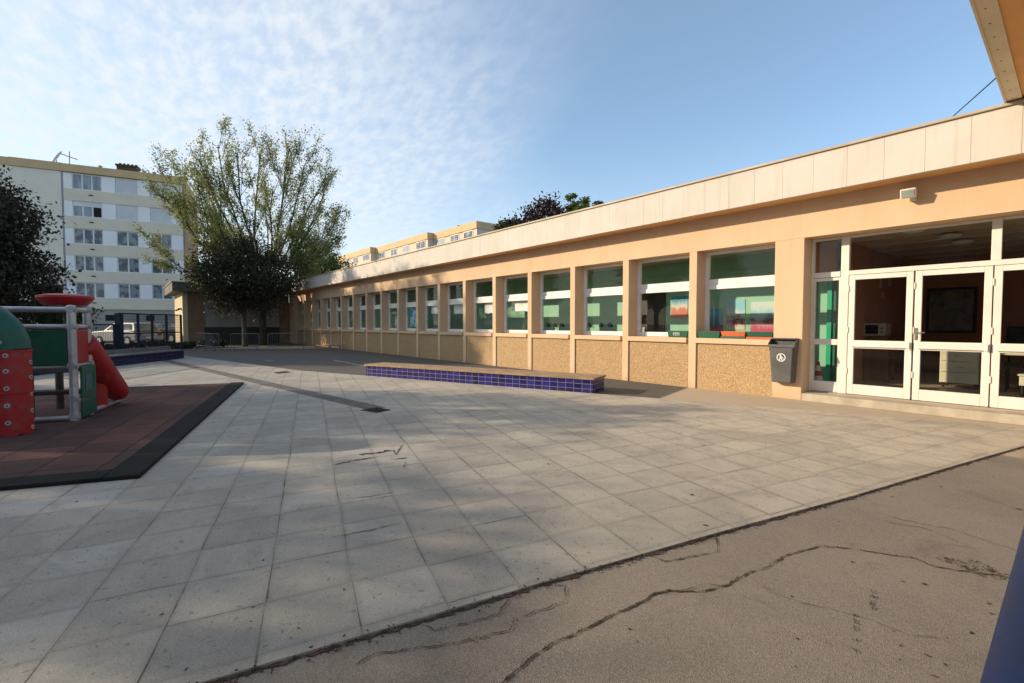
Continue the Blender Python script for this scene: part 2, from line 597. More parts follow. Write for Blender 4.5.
M_GREY = surf('grey_bin_plastic', (0.105, 0.105, 0.105), (0.080, 0.080, 0.080), 4, 0.5, 0.08, 60)
M_BLACK = surf('black_hollow', (0.012, 0.012, 0.012), (0.008, 0.008, 0.008), 4, 0.8)
M_PRINT = surf('white_print', (0.82, 0.82, 0.80), (0.76, 0.76, 0.74), 4, 0.5)


# ================================================================== mesh helpers
class MB:
    def __init__(s):
        s.v, s.f, s.mi = [], [], []

    def add(s, vs, fs, mi=0):
        o = len(s.v)
        s.v.extend([tuple(x) for x in vs])
        for f in fs:
            s.f.append([o + i for i in f])
            s.mi.append(mi)

    def box(s, x0, x1, y0, y1, z0, z1, mi=0):
        vs = [(x0, y0, z0), (x1, y0, z0), (x1, y1, z0), (x0, y1, z0), (x0, y0, z1), (x1, y0, z1), (x1, y1, z1), (x0, y1, z1)]
        s.add(vs, [(0, 3, 2, 1), (4, 5, 6, 7), (0, 1, 5, 4), (1, 2, 6, 5), (2, 3, 7, 6), (3, 0, 4, 7)], mi)
        return s

    def obox(s, c, ax, hs, mi=0):
        """box with its own axes"""
        c = Vector(c)
        a = [Vector(x).normalized() * h for x, h in zip(ax, hs)]
        vs = []
        for k in (-1, 1):
            for i, j in ((-1, -1), (1, -1), (1, 1), (-1, 1)):
                vs.append(c + a[0] * i + a[1] * j + a[2] * k)
        s.add(vs, [(0, 3, 2, 1), (4, 5, 6, 7), (0, 1, 5, 4), (1, 2, 6, 5), (2, 3, 7, 6), (3, 0, 4, 7)], mi)
        return s

    def cyl(s, p0, p1, r0, r1=None, n=12, caps=True, mi=0):
        r1 = r0 if r1 is None else r1
        p0, p1 = Vector(p0), Vector(p1)
        d = (p1 - p0).normalized()
        a = d.orthogonal().normalized()
        b = d.cross(a)
        vs = []
        for p, r in ((p0, r0), (p1, r1)):
            for i in range(n):
                t = 2 * math.pi * i / n
                vs.append(p + (a * math.cos(t) + b * math.sin(t)) * r)
        fs = [(i, (i + 1) % n, n + (i + 1) % n, n + i) for i in range(n)]
        if caps:
            fs += [tuple(range(n - 1, -1, -1)), tuple(range(n, 2 * n))]
        s.add(vs, fs, mi)
        return s

    def tube(s, pts, r, n=10, caps=True, mi=0):
        """tube along a polyline; r is a number or one radius per point"""
        pts = [Vector(p) for p in pts]
        rs = r if isinstance(r, (list, tuple)) else [r] * len(pts)
        a = None
        vs = []
        for i, p in enumerate(pts):
            d = (pts[min(i + 1, len(pts) - 1)] - pts[max(i - 1, 0)]).normalized()
            if a is None:
                a = d.orthogonal().normalized()
            a = (a - d * a.dot(d)).normalized()
            b = d.cross(a)
            for j in range(n):
                t = 2 * math.pi * j / n
                vs.append(p + (a * math.cos(t) + b * math.sin(t)) * rs[i])
        fs = []
        for i in range(len(pts) - 1):
            for j in range(n):
                fs.append((i * n + j, i * n + (j + 1) % n, (i + 1) * n + (j + 1) % n, (i + 1) * n + j))
        if caps:
            fs += [tuple(range(n - 1, -1, -1)), tuple((len(pts) - 1) * n + j for j in range(n))]
        s.add(vs, fs, mi)
        return s

    def prism(s, poly, z0, z1, mi=0):
        n = len(poly)
        vs = [(x, y, z0) for x, y in poly] + [(x, y, z1) for x, y in poly]
        fs = [tuple(range(n - 1, -1, -1)), tuple(range(n, 2 * n))]
        fs += [(i, (i + 1) % n, n + (i + 1) % n, n + i) for i in range(n)]
        s.add(vs, fs, mi)
        return s

    def extr(s, poly3, vec, mi=0):
        """a 3D outline pushed along a vector"""
        n = len(poly3)
        vec = Vector(vec)
        vs = [Vector(p) for p in poly3] + [Vector(p) + vec for p in poly3]
        fs = [tuple(range(n - 1, -1, -1)), tuple(range(n, 2 * n))]
        fs += [(i, (i + 1) % n, n + (i + 1) % n, n + i) for i in range(n)]
        s.add(vs, fs, mi)
        return s

    def lathe(s, c, prof, n=20, mi=0):
        """profile of (radius, height) turned round a vertical axis"""
        c = Vector(c)
        vs = []
        for r, z in prof:
            for j in range(n):
                t = 2 * math.pi * j / n
                vs.append(c + Vector((r * math.cos(t), r * math.sin(t), z)))
        fs = []
        for i in range(len(prof) - 1):
            for j in range(n):
                fs.append((i * n + j, i * n + (j + 1) % n, (i + 1) * n + (j + 1) % n, (i + 1) * n + j))
        fs += [tuple(range(n - 1, -1, -1)), tuple((len(prof) - 1) * n + j for j in range(n))]
        s.add(vs, fs, mi)
        return s

    def build(s, name, mats, parent=None, org=(0, 0, 0), smooth=False, bevel=0.0, segs=2):
        me = bpy.data.meshes.new(name)
        o = Vector(org)
        me.from_pydata([tuple(Vector(v) - o) for v in s.v], [], s.f)
        if not isinstance(mats, (list, tuple)):
            mats = [mats]
        for m in mats:
            me.materials.append(m)
        if len(mats) > 1:
            me.polygons.foreach_set('material_index', s.mi)
        if smooth:
            me.polygons.foreach_set('use_smooth', [True] * len(me.polygons))
        me.update()
        import bmesh
        bm = bmesh.new()
        bm.from_mesh(me)
        bmesh.ops.recalc_face_normals(bm, faces=bm.faces)
        bm.to_mesh(me)
        bm.free()
        if smooth:
            try:
                me.set_sharp_from_angle(angle=R(38))
            except Exception:
                pass
        ob = bpy.data.objects.new(name, me)
        COL.objects.link(ob)
        if parent is not None:
            ob.parent = parent
        else:
            ob.location = o
        if bevel:
            md = ob.modifiers.new('bevel', 'BEVEL')
            md.width = bevel
            md.segments = segs
            md.limit_method = 'ANGLE'
            md.angle_limit = R(40)
        return ob


def tag(o, label=None, cat=None, group=None, kind=None):
    if label:
        o['label'] = label
    if cat:
        o['category'] = cat
    if group:
        o['group'] = group
    if kind:
        o['kind'] = kind
    return o


def thing(name, label, cat, loc=(0, 0, 0), rz=0.0, group=None):
    e = bpy.data.objects.new(name, None)
    e.empty_display_size = 0.2
    COL.objects.link(e)
    e.location = loc
    e.rotation_euler = (0, 0, rz)
    return tag(e, label, cat, group)


def copy_tree(o, parent=None):
    c = o.copy()
    COL.objects.link(c)
    if parent is not None:
        c.parent = parent
    for ch in list(o.children):
        copy_tree(ch, c)
    return c


def inst(ob, name, parent, loc):
    """one more copy of a part that shares its mesh"""
    c = ob.copy()
    COL.objects.link(c)
    c.parent = parent
    c.location = loc
    return c


# ================================================================== the ground
def sheet(name, poly, z, m):
    b = MB()
    b.add([(x, y, z) for x, y in poly], [tuple(range(len(poly)))])
    return tag(b.build(name, m), kind='structure')


sheet('ground', [(-700, -700), (700, -700), (700, 700), (-700, 700)], 0.0, M_ASPH)
# slab paving of the yard, cut along the two asphalt strips
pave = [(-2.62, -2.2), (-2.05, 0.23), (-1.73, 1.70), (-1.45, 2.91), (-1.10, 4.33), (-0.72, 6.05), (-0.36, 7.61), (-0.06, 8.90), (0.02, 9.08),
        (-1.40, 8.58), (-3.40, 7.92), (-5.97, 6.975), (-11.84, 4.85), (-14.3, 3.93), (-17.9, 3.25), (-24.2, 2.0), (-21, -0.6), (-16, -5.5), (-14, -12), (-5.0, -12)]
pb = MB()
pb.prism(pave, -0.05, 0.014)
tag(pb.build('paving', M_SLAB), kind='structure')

# rubber safety surface under the play frame
C0 = Vector((-5.16, 0.09))
E1 = Vector((math.cos(R(163.6)), math.sin(R(163.6))))
E2 = Vector((math.cos(R(249.5)), math.sin(R(249.5))))


def pm(a, b_):
    q = C0 + E1 * a + E2 * b_
    return (q.x, q.y)


rb = MB()
rb.prism([pm(0.27, 0.27), pm(7.0, 0.27), pm(7.0, 9), pm(0.27, 9)], 0.0, 0.046)
tag(rb.build('rubber_mat', M_RUB, bevel=0.004), kind='structure')
rb = MB()
rb.prism([pm(0, 0), pm(7.1, 0), pm(7.1, 0.265), pm(0, 0.265)], 0.0, 0.050)
rb.prism([pm(0, 0.27), pm(0.265, 0.27), pm(0.265, 9), pm(0, 9)], 0.0, 0.050)
tag(rb.build('rubber_border', M_RUBB, bevel=0.008), kind='structure')

# drain channel crossing the paving
db = MB()
d0, d1 = Vector((-24.0, 0.87)), Vector((-7.05, 3.08))
dd = (d1 - d0).normalized()
dn_ = Vector((-dd.y, dd.x)) * 0.15
L_ = (d1 - d0).length
nseg = 34
for i in range(nseg):
    a = d0 + dd * (L_ * i / nseg + 0.006)
    b_ = d0 + dd * (L_ * (i + 1) / nseg - 0.006)
    db.prism([tuple(a - dn_), tuple(b_ - dn_), tuple(b_ + dn_), tuple(a + dn_)], 0.0, 0.0185)
tag(db.build('drain_channel', M_DRAIN), kind='structure')
gb = MB()
gb.prism([(-7.064, 2.82), (-7.169, 3.11), (-6.80, 3.19), (-6.72, 2.93)], 0.0, 0.023)
for i in range(7):
    t = (i + 0.5) / 7
    x = -7.06 + 0.33 * t
    gb.prism([(x - 0.010, 2.86 + 0.08 * t), (x + 0.010, 2.86 + 0.08 * t), (x - 0.045, 3.10 + 0.06 * t), (x - 0.065, 3.10 + 0.06 * t)], 0.022, 0.030)
tag(gb.build('drain_grate', surf('cast_iron', (0.045, 0.042, 0.04), (0.03, 0.028, 0.026), 9, 0.7, 0.3, 60, metal=0.3), bevel=0.003),
    'dark iron drain grate sunk in the pale paving at the end of the drain channel', 'drain grate')
mh = MB()
mh.prism([(-14.196, 3.204), (-13.75, 3.22), (-13.90, 3.60), (-14.33, 3.58)], 0.0, 0.020)
tag(mh.build('manhole_cover', MATS['cast_iron'], bevel=0.003), 'small dark rectangular manhole cover in the pale paving near the rear asphalt', 'manhole cover')


# dirt-filled joint between paving and asphalt
def ribbon(pts, w, z, seed, wob=0.4, sub=8):
    rnd = random.Random(seed)
    P = []
    for i in range(len(pts) - 1):
        a, b_ = Vector(pts[i]), Vector(pts[i + 1])
        k = max(2, int((b_ - a).length / (0.028)))
        k = min(k, sub * 6)
        for j in range(k):
            P.append(a.lerp(b_, j / k))
    P.append(Vector(pts[-1]))
    vs, fs = [], []
    n = len(P)
    for i, p in enumerate(P):
        d = (P[min(i + 1, n - 1)] - P[max(i - 1, 0)]).normalized()
        q = Vector((-d.y, d.x))
        ww = w * (1 + wob * rnd.uniform(-1, 1)) * (0.25 if i in (0, n - 1) else 1)
        p = p + q * rnd.uniform(-1, 1) * max(w, .008) * 0.8
        vs.append((p.x + q.x * ww / 2, p.y + q.y * ww / 2, z))
        vs.append((p.x - q.x * ww / 2, p.y - q.y * ww / 2, z))
    for i in range(n - 1):
        fs.append((2 * i, 2 * i + 1, 2 * i + 3, 2 * i + 2))
    return vs, fs


edge = [(-2.62, -2.2), (-2.05, 0.23), (-1.73, 1.70), (-1.45, 2.91), (-1.10, 4.33), (-0.72, 6.05), (-0.36, 7.61), (-0.06, 8.90)]
edge = [(x + 0.008, y - 0.002) for x, y in edge]
jb = MB()
for w_, z_, sd in ((0.015, 0.0052, 3),):
    v_, f_ = ribbon(edge, w_, z_, sd, 0.9)
    jb.add(v_, f_)
rnd = random.Random(5)
for i in range(1100):            # crumbs of soil and needles lying along the joint
    t = rnd.random() ** 2.2 * 0.97
    s_ = t * (len(edge) - 1)
    i0 = int(s_)
    p = Vector(edge[i0]).lerp(Vector(edge[i0 + 1]), s_ - i0)
    off = rnd.gauss(0.006, 0.014 if t < 0.35 else 0.006)
    c = Vector((p.x + off, p.y + rnd.uniform(-.1, .1), 0.016 if off < -0.008 else 0.006))
    an = rnd.uniform(0, math.pi)
    ln, wd = rnd.uniform(0.002, 0.008), rnd.uniform(0.0008, 0.0022)
    jb.obox(c, ((math.cos(an), math.sin(an), 0.1), (-math.sin(an), math.cos(an), 0), (0, 0, 1)), (ln, wd, 0.0022))
tag(jb.build('joint_dirt', M_DIRT), 'brown soil and needles filling the joint along the edge of the paving', 'dirt', kind='stuff')

CR = {
    'main': ([(-1.40, 0.72), (-1.348, 1.082), (-1.354, 1.125), (-1.378, 1.227), (-1.384, 1.365), (-1.364, 1.487), (-1.351, 1.628), (-1.352, 1.72), (-1.32, 1.859), (-1.32, 2.022), (-1.286, 2.107),
              (-1.19, 2.2), (-1.13, 2.362), (-1.117, 2.555), (-1.076, 2.7), (-1.054, 2.967), (-0.975, 3.229), (-0.845, 3.339), (-0.692, 3.418), (-0.579, 3.482),
              (-0.473, 3.446), (-0.369, 3.506), (-0.27, 3.576), (-0.10, 3.62)], 0.012),
    'b': ([(-1.509, 2.346), (-1.468, 2.341), (-1.406, 2.506), (-1.335, 2.687), (-1.431, 2.867)], 0.009),
    'c': ([(-0.829, 3.962), (-0.753, 4.005), (-0.62, 4.051), (-0.402, 3.943)], 0.006),
    'd': ([(-0.92, 4.15), (-0.752, 4.106), (-0.501, 4.166), (-0.264, 4.087), (-0.05, 4.0)], 0.006),
    'e': ([(-1.894, 0.996), (-1.777, 1.03), (-1.728, 1.162), (-1.69, 1.31), (-1.757, 1.448)], 0.006),
    'f': ([(-1.788, 0.683), (-1.801, 0.77), (-1.689, 0.978), (-1.615, 1.125), (-1.569, 1.281), (-1.604, 1.345), (-1.596, 1.446), (-1.556, 1.64), (-1.645, 1.719), (-1.703, 1.706)], 0.007),
    'g': ([(-1.079, 2.539), (-0.949, 2.48), (-0.816, 2.502), (-0.702, 2.556), (-0.56, 2.591), (-0.448, 2.587), (-0.37, 2.661), (-0.272, 2.664)], 0.004),
    'h': ([(-1.32, 1.9), (-1.25, 2.15), (-1.20, 2.30), (-1.13, 2.362)], 0.006),
}
cb = MB()
for i, (nm, (pts, w_)) in enumerate(CR.items()):
    v_, f_ = ribbon(pts, w_ * .62, 0.0042 + i * 0.0003, i, 0.95)
    cb.add(v_, f_)
rnd = random.Random(8)
for nm_, n_ in (('main', 260), ('f', 60), ('e', 25), ('b', 30)):
    pts_ = CR[nm_][0]
    for q in range(n_):
        i_ = rnd.randrange(len(pts_) - 1)
        p_ = Vector(pts_[i_]).lerp(Vector(pts_[i_ + 1]), rnd.random())
        an = rnd.uniform(0, 6.28)
        c = (p_.x + rnd.gauss(0, .005), p_.y + rnd.gauss(0, .005), 0.0062)
        cb.obox(c, ((math.cos(an), math.sin(an), 0), (-math.sin(an), math.cos(an), 0), (0, 0, 1)), (rnd.uniform(.001, .0038), rnd.uniform(.0006, .0016), .0012))
for cx, cy in [(-0.459, 3.578), (-0.428, 3.595), (-0.377, 3.575), (-0.345, 3.562), (-0.342, 3.685), (-0.298, 3.637), (-0.275, 3.633), (-0.31, 3.53), (-0.261, 3.556), (-.40, 3.62), (-.33, 3.60), (-.22, 3.60)]:
    for q in range(6):
        an = rnd.uniform(0, 6.28)
        c = (cx + rnd.gauss(0, .02), cy + rnd.gauss(0, .02), 0.0065)
        cb.obox(c, ((math.cos(an), math.sin(an), 0), (-math.sin(an), math.cos(an), 0), (0, 0, 1)), (rnd.uniform(.003, .009), rnd.uniform(.0015, .0035), .0015))
for cx, cy in [(-0.631, 2.581), (-0.616, 2.523), (-0.599, 2.467), (-0.578, 2.39), (-0.554, 2.306), (-0.627, 2.885), (-0.615, 2.82), (-0.612, 2.752), (-0.592, 2.718)]:
    for q in range(4):
        an = rnd.uniform(0, 6.28)
        c = (cx + rnd.gauss(0, .006), cy + rnd.gauss(0, .012), 0.006)
        cb.obox(c, ((math.cos(an), math.sin(an), 0), (-math.sin(an), math.cos(an), 0), (0, 0, 1)), (rnd.uniform(.002, .006), rnd.uniform(.0012, .003), .001))
tag(cb.build('asphalt_cracks', M_CRACK), kind='structure')
cb = MB()
TCR = [([(-4.466, 1.528), (-4.496, 1.689), (-4.488, 1.843), (-4.479, 1.962)], 0.020), ([(-4.659, 1.832), (-4.64, 1.99), (-4.608, 2.193)], 0.040),
       ([(-4.302, 2.005), (-4.253, 2.17)], 0.014), ([(-4.608, 2.193), (-4.431, 2.129), (-4.741, 2.358)], 0.010),
       ([(-3.553, 1.271), (-3.467, 1.451), (-3.444, 1.636)], 0.007), ([(-3.965, 1.982), (-4.151, 2.105)], 0.007),
       ([(-2.95, .98), (-2.90, 1.2), (-2.86, 1.42)], .006)]
for i, (pts, w_) in enumerate(TCR):
    v_, f_ = ribbon(pts, w_, 0.0175 + i * 0.0003, i + 20, 0.7)
    cb.add(v_, f_)
tag(cb.build('slab_cracks', M_CRACK), kind='structure')

# painted line on the rear asphalt
lb = MB()
a, b_ = Vector((-17.73, 6.08)), Vector((-14.5, 5.98))
q = Vector((0.01, 0.05))
lb.add([(*(a - q), .004), (*(b_ - q), .004), (*(b_ + q), .004), (*(a + q), .004)], [(0, 1, 2, 3)])
a, b_ = Vector((-19.39, 4.09)), Vector((-18.93, 4.28))
lb.add([(*(a - q), .004), (*(b_ - q), .004), (*(b_ + q), .004), (*(a + q), .004)], [(0, 1, 2, 3)])
tag(lb.build('painted_line', surf('worn_white_line', (0.50, 0.49, 0.46), (0.20, 0.19, 0.18), 9, 0.8)), kind='structure')

# dead leaves
lf = MB()
lf.add([(-.017, 0, .003), (-.006, -.009, .001), (.008, -.008, .005), (.018, .001, .002), (.008, .009, .006), (-.007, .008, .002), (0, 0, .009)],
       [(0, 1, 6), (1, 2, 6), (2, 3, 6), (3, 4, 6), (4, 5, 6), (5, 0, 6)])
LEAFS = [(-0.556, 3.123), (-0.487, 2.58), (-0.445, 2.486), (-0.425, 2.383), (-0.359, 2.494), (-0.305, 2.483), (-0.326, 2.703), (-0.736, 2.2), (-0.876, 2.526), (-1.235, 1.699),
         (-1.164, 1.656), (-0.679, 2.015), (-0.244, 3.191), (-0.789, 3.16), (-0.479, 3.175), (-0.266, 2.826), (-0.229, 3.089), (-0.32, 2.368), (-1.016, 3.737),
         (-2.172, 0.163), (-2.912, 0.587), (-2.456, 0.447), (-2.341, 0.417), (-2.156, 0.568), (-2.325, 0.831), (-2.289, 1.036), (-2.66, 0.112), (-4.782, -0.289),
         (-1.55, 2.95), (-1.9, 3.4), (-0.7, 5.2), (-0.45, 5.9), (-0.25, 5.0), (-0.9, 4.6), (-0.3, 6.6), (-2.6, 4.9), (-3.2, 3.1), (-1.5, 6.1)]
proto = None
for i, (x, y) in enumerate(LEAFS):
    onpave = x < -2.05 + (y - 0.23) * 0.23 - 0.02
    if proto is None:
        o = proto = tag(lf.build('dead_leaf', M_LEAFD), 'small curled brown leaf lying on the ground of the yard', 'leaf', 'dead leaves on the ground')
    else:
        o = proto.copy()
        COL.objects.link(o)
    o.location = (x, y, 0.015 if onpave else 0.001)
    o.rotation_euler = (0, 0, rnd.uniform(0, 6.28))
    sc = rnd.uniform(0.45, 1.0) * (0.62 if y < 2.8 else 1.0)
    o.scale = (sc * rnd.uniform(.8, 1.5), sc, sc)

# ================================================================== the school building
D = 9.24
school = thing('school_building', 'long low school building with peach pillars, many windows and a pale panelled roof edge', 'school building', (-16, D, 0))
SO = (-16, D, 0)


def sp(mb, name, m, parent=None, **kw):
    return mb.build(name, m, parent or school, SO, **kw)


X0, X1 = -36.0, 9.0
# lintel band and walls
b = MB()
b.box(X0, X1, D + 0.004, D + 0.40, 2.862, 3.52)
sp(b, 'lintel_beam', M_ORANGE)
b = MB()
b.box(X0 - 0.3, X1, 8.885, D + 0.002, 3.515, 3.60)
sp(b, 'soffit', surf('soffit_orange', (0.74, 0.43, 0.19), (0.68, 0.385, 0.165), 1.5, .8))
# panels of the roof edge, with open joints
b = MB()
x = -0.535 - 0.465 * 76
while x < X1:
    b.box(x + 0.0015, x + 0.4635, 8.78, 8.84, 3.50, 4.125)
    x += 0.465
b.box(X0 - .2, X1, 8.843, 8.88, 3.508, 4.12)
sp(b, 'fascia', M_FASCIA)
b = MB()
b.box(X0 - .2, X1, 8.745, 9.05, 4.128, 4.168)
sp(b, 'roof_edge_cap', M_CAP, bevel=0.006)
b = MB()
b.box(X0 - .2, X1, 8.882, 17.6, 3.95, 4.10)
sp(b, 'roof', surf('roof_felt', (0.12, 0.115, 0.11)))
b = MB()
b.box(X0, X1, 17.2, 17.5, 0, 3.94)
sp(b, 'rear_wall', M_ORANGE)
b = MB()
b.box(X1 - 0.2, X1, D + 0.45, 17.19, 0, 3.94)
sp(b, 'side_wall', M_ORANGE)
# big pillar beside the entrance
b = MB()
b.box(-3.60, -3.12, D - 0.006, D + 0.52, 0, 2.858)
sp(b, 'wide_pillar', M_ORANGE, bevel=0.008)
b = MB()
b.box(1.75, X1 - .21, D, D + 0.45, 0, 2.858)
sp(b, 'wall', M_ORANGE)
b = MB()
b.box(X0 - .2, -34.37, D + .02, D + .35, 0, 2.858)
b.box(X0 - .2, X0 - .01, D + .36, 17.1, 0, 3.9)
sp(b, 'end_wall', M_ORANGE)
# pillars
NB = 18
b = MB()
b.box(-5.29, -5.12, D, D + 0.42, 0, 2.860)
pil = sp(b, 'pillar', M_ORANGE, bevel=0.006)
for k in range(1, NB):
    inst(pil, 'pillar', school, (-1.71 * k, 0, 0))
# bays
b = MB()
b.box(-5.118, -3.604, D + 0.032, D + 0.30, 0, 0.952)
pan = sp(b, 'apron_panel', M_PEBBLE)
b = MB()
b.box(-5.145, -3.625, D - 0.022, D + 0.31, 0.955, 1.062)
sil = sp(b, 'window_sill', M_ORANGE, bevel=0.006)
b = MB()
YW = D + 0.33
b.box(-5.118, -3.604, YW - 0.01, YW + 0.10, 1.063, 1.165)           # bottom rail
b.box(-5.118, -3.604, YW - 0.01, YW + 0.08, 2.80, 2.859)
b.box(-5.118, -5.03, YW, YW + 0.075, 1.166, 2.799)
b.box(-3.70, -3.604, YW, YW + 0.075, 1.166, 2.799)
b.box(-5.029, -3.701, YW - 0.004, YW + 0.072, 2.17, 2.285)
b.box(-5.029, -3.701, YW - 0.030, YW + 0.068, 2.075, 2.166)
win = sp(b, 'window', M_WFRAME, bevel=0.005)
b = MB()
b.box(-5.028, -3.702, YW + 0.035, YW + 0.041, 2.286, 2.799)
up_ = b.build('upper_pane', M_GLASS, win, SO)
b = MB()
b.box(-5.028, -3.702, YW + 0.028, YW + 0.034, 1.166, 2.074)
lo_ = b.build('lower_pane', M_GLASS, win, SO)
for k in range(1, NB):
    inst(pan, 'apron_panel', school, (-1.71 * k, 0, 0))
    inst(sil, 'window_sill', school, (-1.71 * k, 0, 0))
    w2 = inst(win, 'window', school, (-1.71 * k, 0, 0))
    inst(up_, 'upper_pane', w2, (0, 0, 0))
    inst(lo_, 'lower_pane', w2, (0, 0, 0))

# corridor behind the windows
M_GRN = surf('corridor_green', (0.30, 0.56, 0.42), (0.26, 0.50, 0.37), 1.5, 0.6)
M_GRND = surf('corridor_dark_green', (0.28, 0.52, 0.34), (0.25, 0.47, 0.30), 1.5, 0.6)
M_CEIL = surf('ceiling_paint', (0.50, 0.42, 0.34), (0.44, 0.37, 0.30), 1.5, 0.8)
M_HALL = surf('hall_wall_brown', (0.56, 0.29, 0.19), (0.50, 0.25, 0.165), 1.5, 0.7)
M_LINO = surf('lino_floor', (0.42, 0.34, 0.27), (0.36, 0.285, 0.225), 2, 0.35)
YB = 11.06
b = MB()
b.box(X0, -3.12, YB, YB + 0.14, 0.15, 2.34)
cw = sp(b, 'corridor_wall', M_GRN)
b = MB()
b.box(X0, -3.12, YB - 0.004, YB + 0.14, 2.345, 3.0)
b.box(X0, -3.12, YB - 0.05, YB + 0.13, 2.52, 2.60)
sp(b, 'corridor_wall_band', M_GRND)
b = MB()
b.box(X0, -3.12, D + 0.31, YB + .1, 3.0, 3.1)
b.box(X0, -3.9, D + 0.44, YB - 0.01, 2.90, 2.99)
sp(b, 'corridor_ceiling', M_CEIL)
b = MB()
b.box(X0, X1 - .25, D + 0.31, 17.1, 0.02, 0.15)
sp(b, 'floor', M_LINO)
b = MB()
b.box(-3.56, -3.18, D + 0.525, D + 0.62, 0.151, 2.99)
sp(b, 'hall_return', M_HALL)
b = MB()
b.box(-7.72, -7.05, YB - 0.03, YB - 0.004, 0.152, 2.25)
b.box(-7.78, -7.721, YB - 0.045, YB - 0.004, 0.152, 2.31)
b.box(-7.049, -6.99, YB - 0.045, YB - 0.004, 0.152, 2.31)
b.box(-7.720, -7.05, YB - 0.045, YB - 0.004, 2.252, 2.31)
dk = sp(b, 'corridor_door', surf('dark_door', (0.055, 0.032, 0.022), (0.04, 0.024, 0.017), 3, 0.5, stretch=(4, 4, .5)))
b = MB()
b.box(-7.66, -7.60, YB - 0.055, YB - 0.031, 1.12, 1.26)
b.cyl((-7.63, YB - 0.05, 1.2), (-7.63, YB - 0.09, 1.2), 0.01)
b.cyl((-7.63, YB - 0.085, 1.2), (-7.50, YB - 0.085, 1.2), 0.009)
b.build('handle', M_GALV, dk, SO)
b = MB()
b.box(-3.75, -3.13, YB - .12, YB - .055, 2.36, 2.995)
b.box(-3.62, -3.53, YB - .12, YB - .055, .152, 2.355)
sp(b, 'hall_bulkhead', M_HALL)
# bright green door standing at the corner of corridor and hall
b = MB()
b.box(-3.27, -3.19, YB - 0.10, YB - 0.02, 0.152, 2.34)
sp(b, 'green_door_post', surf('bright_green_paint', (0.02, 0.42, 0.24), (0.016, 0.36, 0.2), 2, 0.4))
b = MB()
b.box(-3.185, -3.125, YB - 0.07, YB - 0.02, 0.152, 2.34)
sp(b, 'dark_green_jamb', surf('deep_green_paint', (0.03, 0.17, 0.10), (0.02, 0.13, 0.08), 2, 0.4))
# entrance hall
b = MB()
b.box(-3.10, -2.98, YB + 0.15, 16.2, 0.151, 3.0)
b.box(-3.10, X1 - .3, 16.2, 16.35, 0.151, 3.0)
b.box(5.2, 5.35, D + 0.46, 16.19, 0.151, 3.0)
sp(b, 'hall_wall', M_HALL)
b = MB()
b.box(-3.119, 5.3, D + 0.405, 16.3, 3.002, 3.1)
for i in range(6):
    b.box(-3.119, 5.2, 10.3 + i, 10.34 + i, 2.985, 3.0015)
sp(b, 'hall_ceiling', surf('hall_ceiling_tiles', (0.62, 0.51, 0.41), (0.55, 0.45, 0.36), 3, 0.85))

# glazed entrance
YD = 9.62


def dpart(name, boxes, m, parent=None, bevel=0.004):
    q = MB()
    for bx in boxes:
        q.box(*bx)
    return q.build(name, m, parent or school, SO, bevel=bevel)


dpart('entrance_frame', [(-3.119, -3.077, YD - .03, YD + .06, .151, 2.859), (-2.665, -2.548, YD - .035, YD + .065, .151, 2.859),
                         (-0.842, -0.738, YD - .035, YD + .065, 2.262, 2.859), (0.98, 1.08, YD - .035, YD + .065, .151, 2.859),
                         (-3.076, -2.666, YD - .045, YD + .06, 2.17, 2.26), (-2.547, 0.979, YD - .045, YD + .06, 2.185, 2.26),
                         (-3.076, -2.666, YD - .02, YD + .05, 2.822, 2.859), (-2.547, -0.843, YD - .02, YD + .05, 2.822, 2.859), (-0.737, .979, YD - .02, YD + .05, 2.822, 2.859),
                         (1.081, 1.76, YD - .03, YD + .06, .151, 2.859)], M_WHITE)
for xa, xb in ((-3.074, -2.668), (-2.545, -0.845), (-0.735, 0.977)):
    q = MB()
    q.box(xa, xb, YD + .01, YD + .016, 2.262, 2.82)
    q.build('transom_pane', M_GLASS, school, SO)
sl = dpart('side_panel', [(-3.076, -3.052, YD - .02, YD + .045, .152, 2.168), (-2.692, -2.667, YD - .02, YD + .045, .152, 2.168),
                          (-3.051, -2.693, YD - .02, YD + .045, 2.11, 2.167), (-3.051, -2.693, YD - .02, YD + .045, .985, 1.085), (-3.051, -2.693, YD - .02, YD + .045, .152, .335)], M_WHITE)
for za, zb in ((1.086, 2.109), (.336, .984)):
    q = MB()
    q.box(-3.050, -2.694, YD + .01, YD + .016, za, zb)
    q.build('pane', M_GLASS, sl, SO)


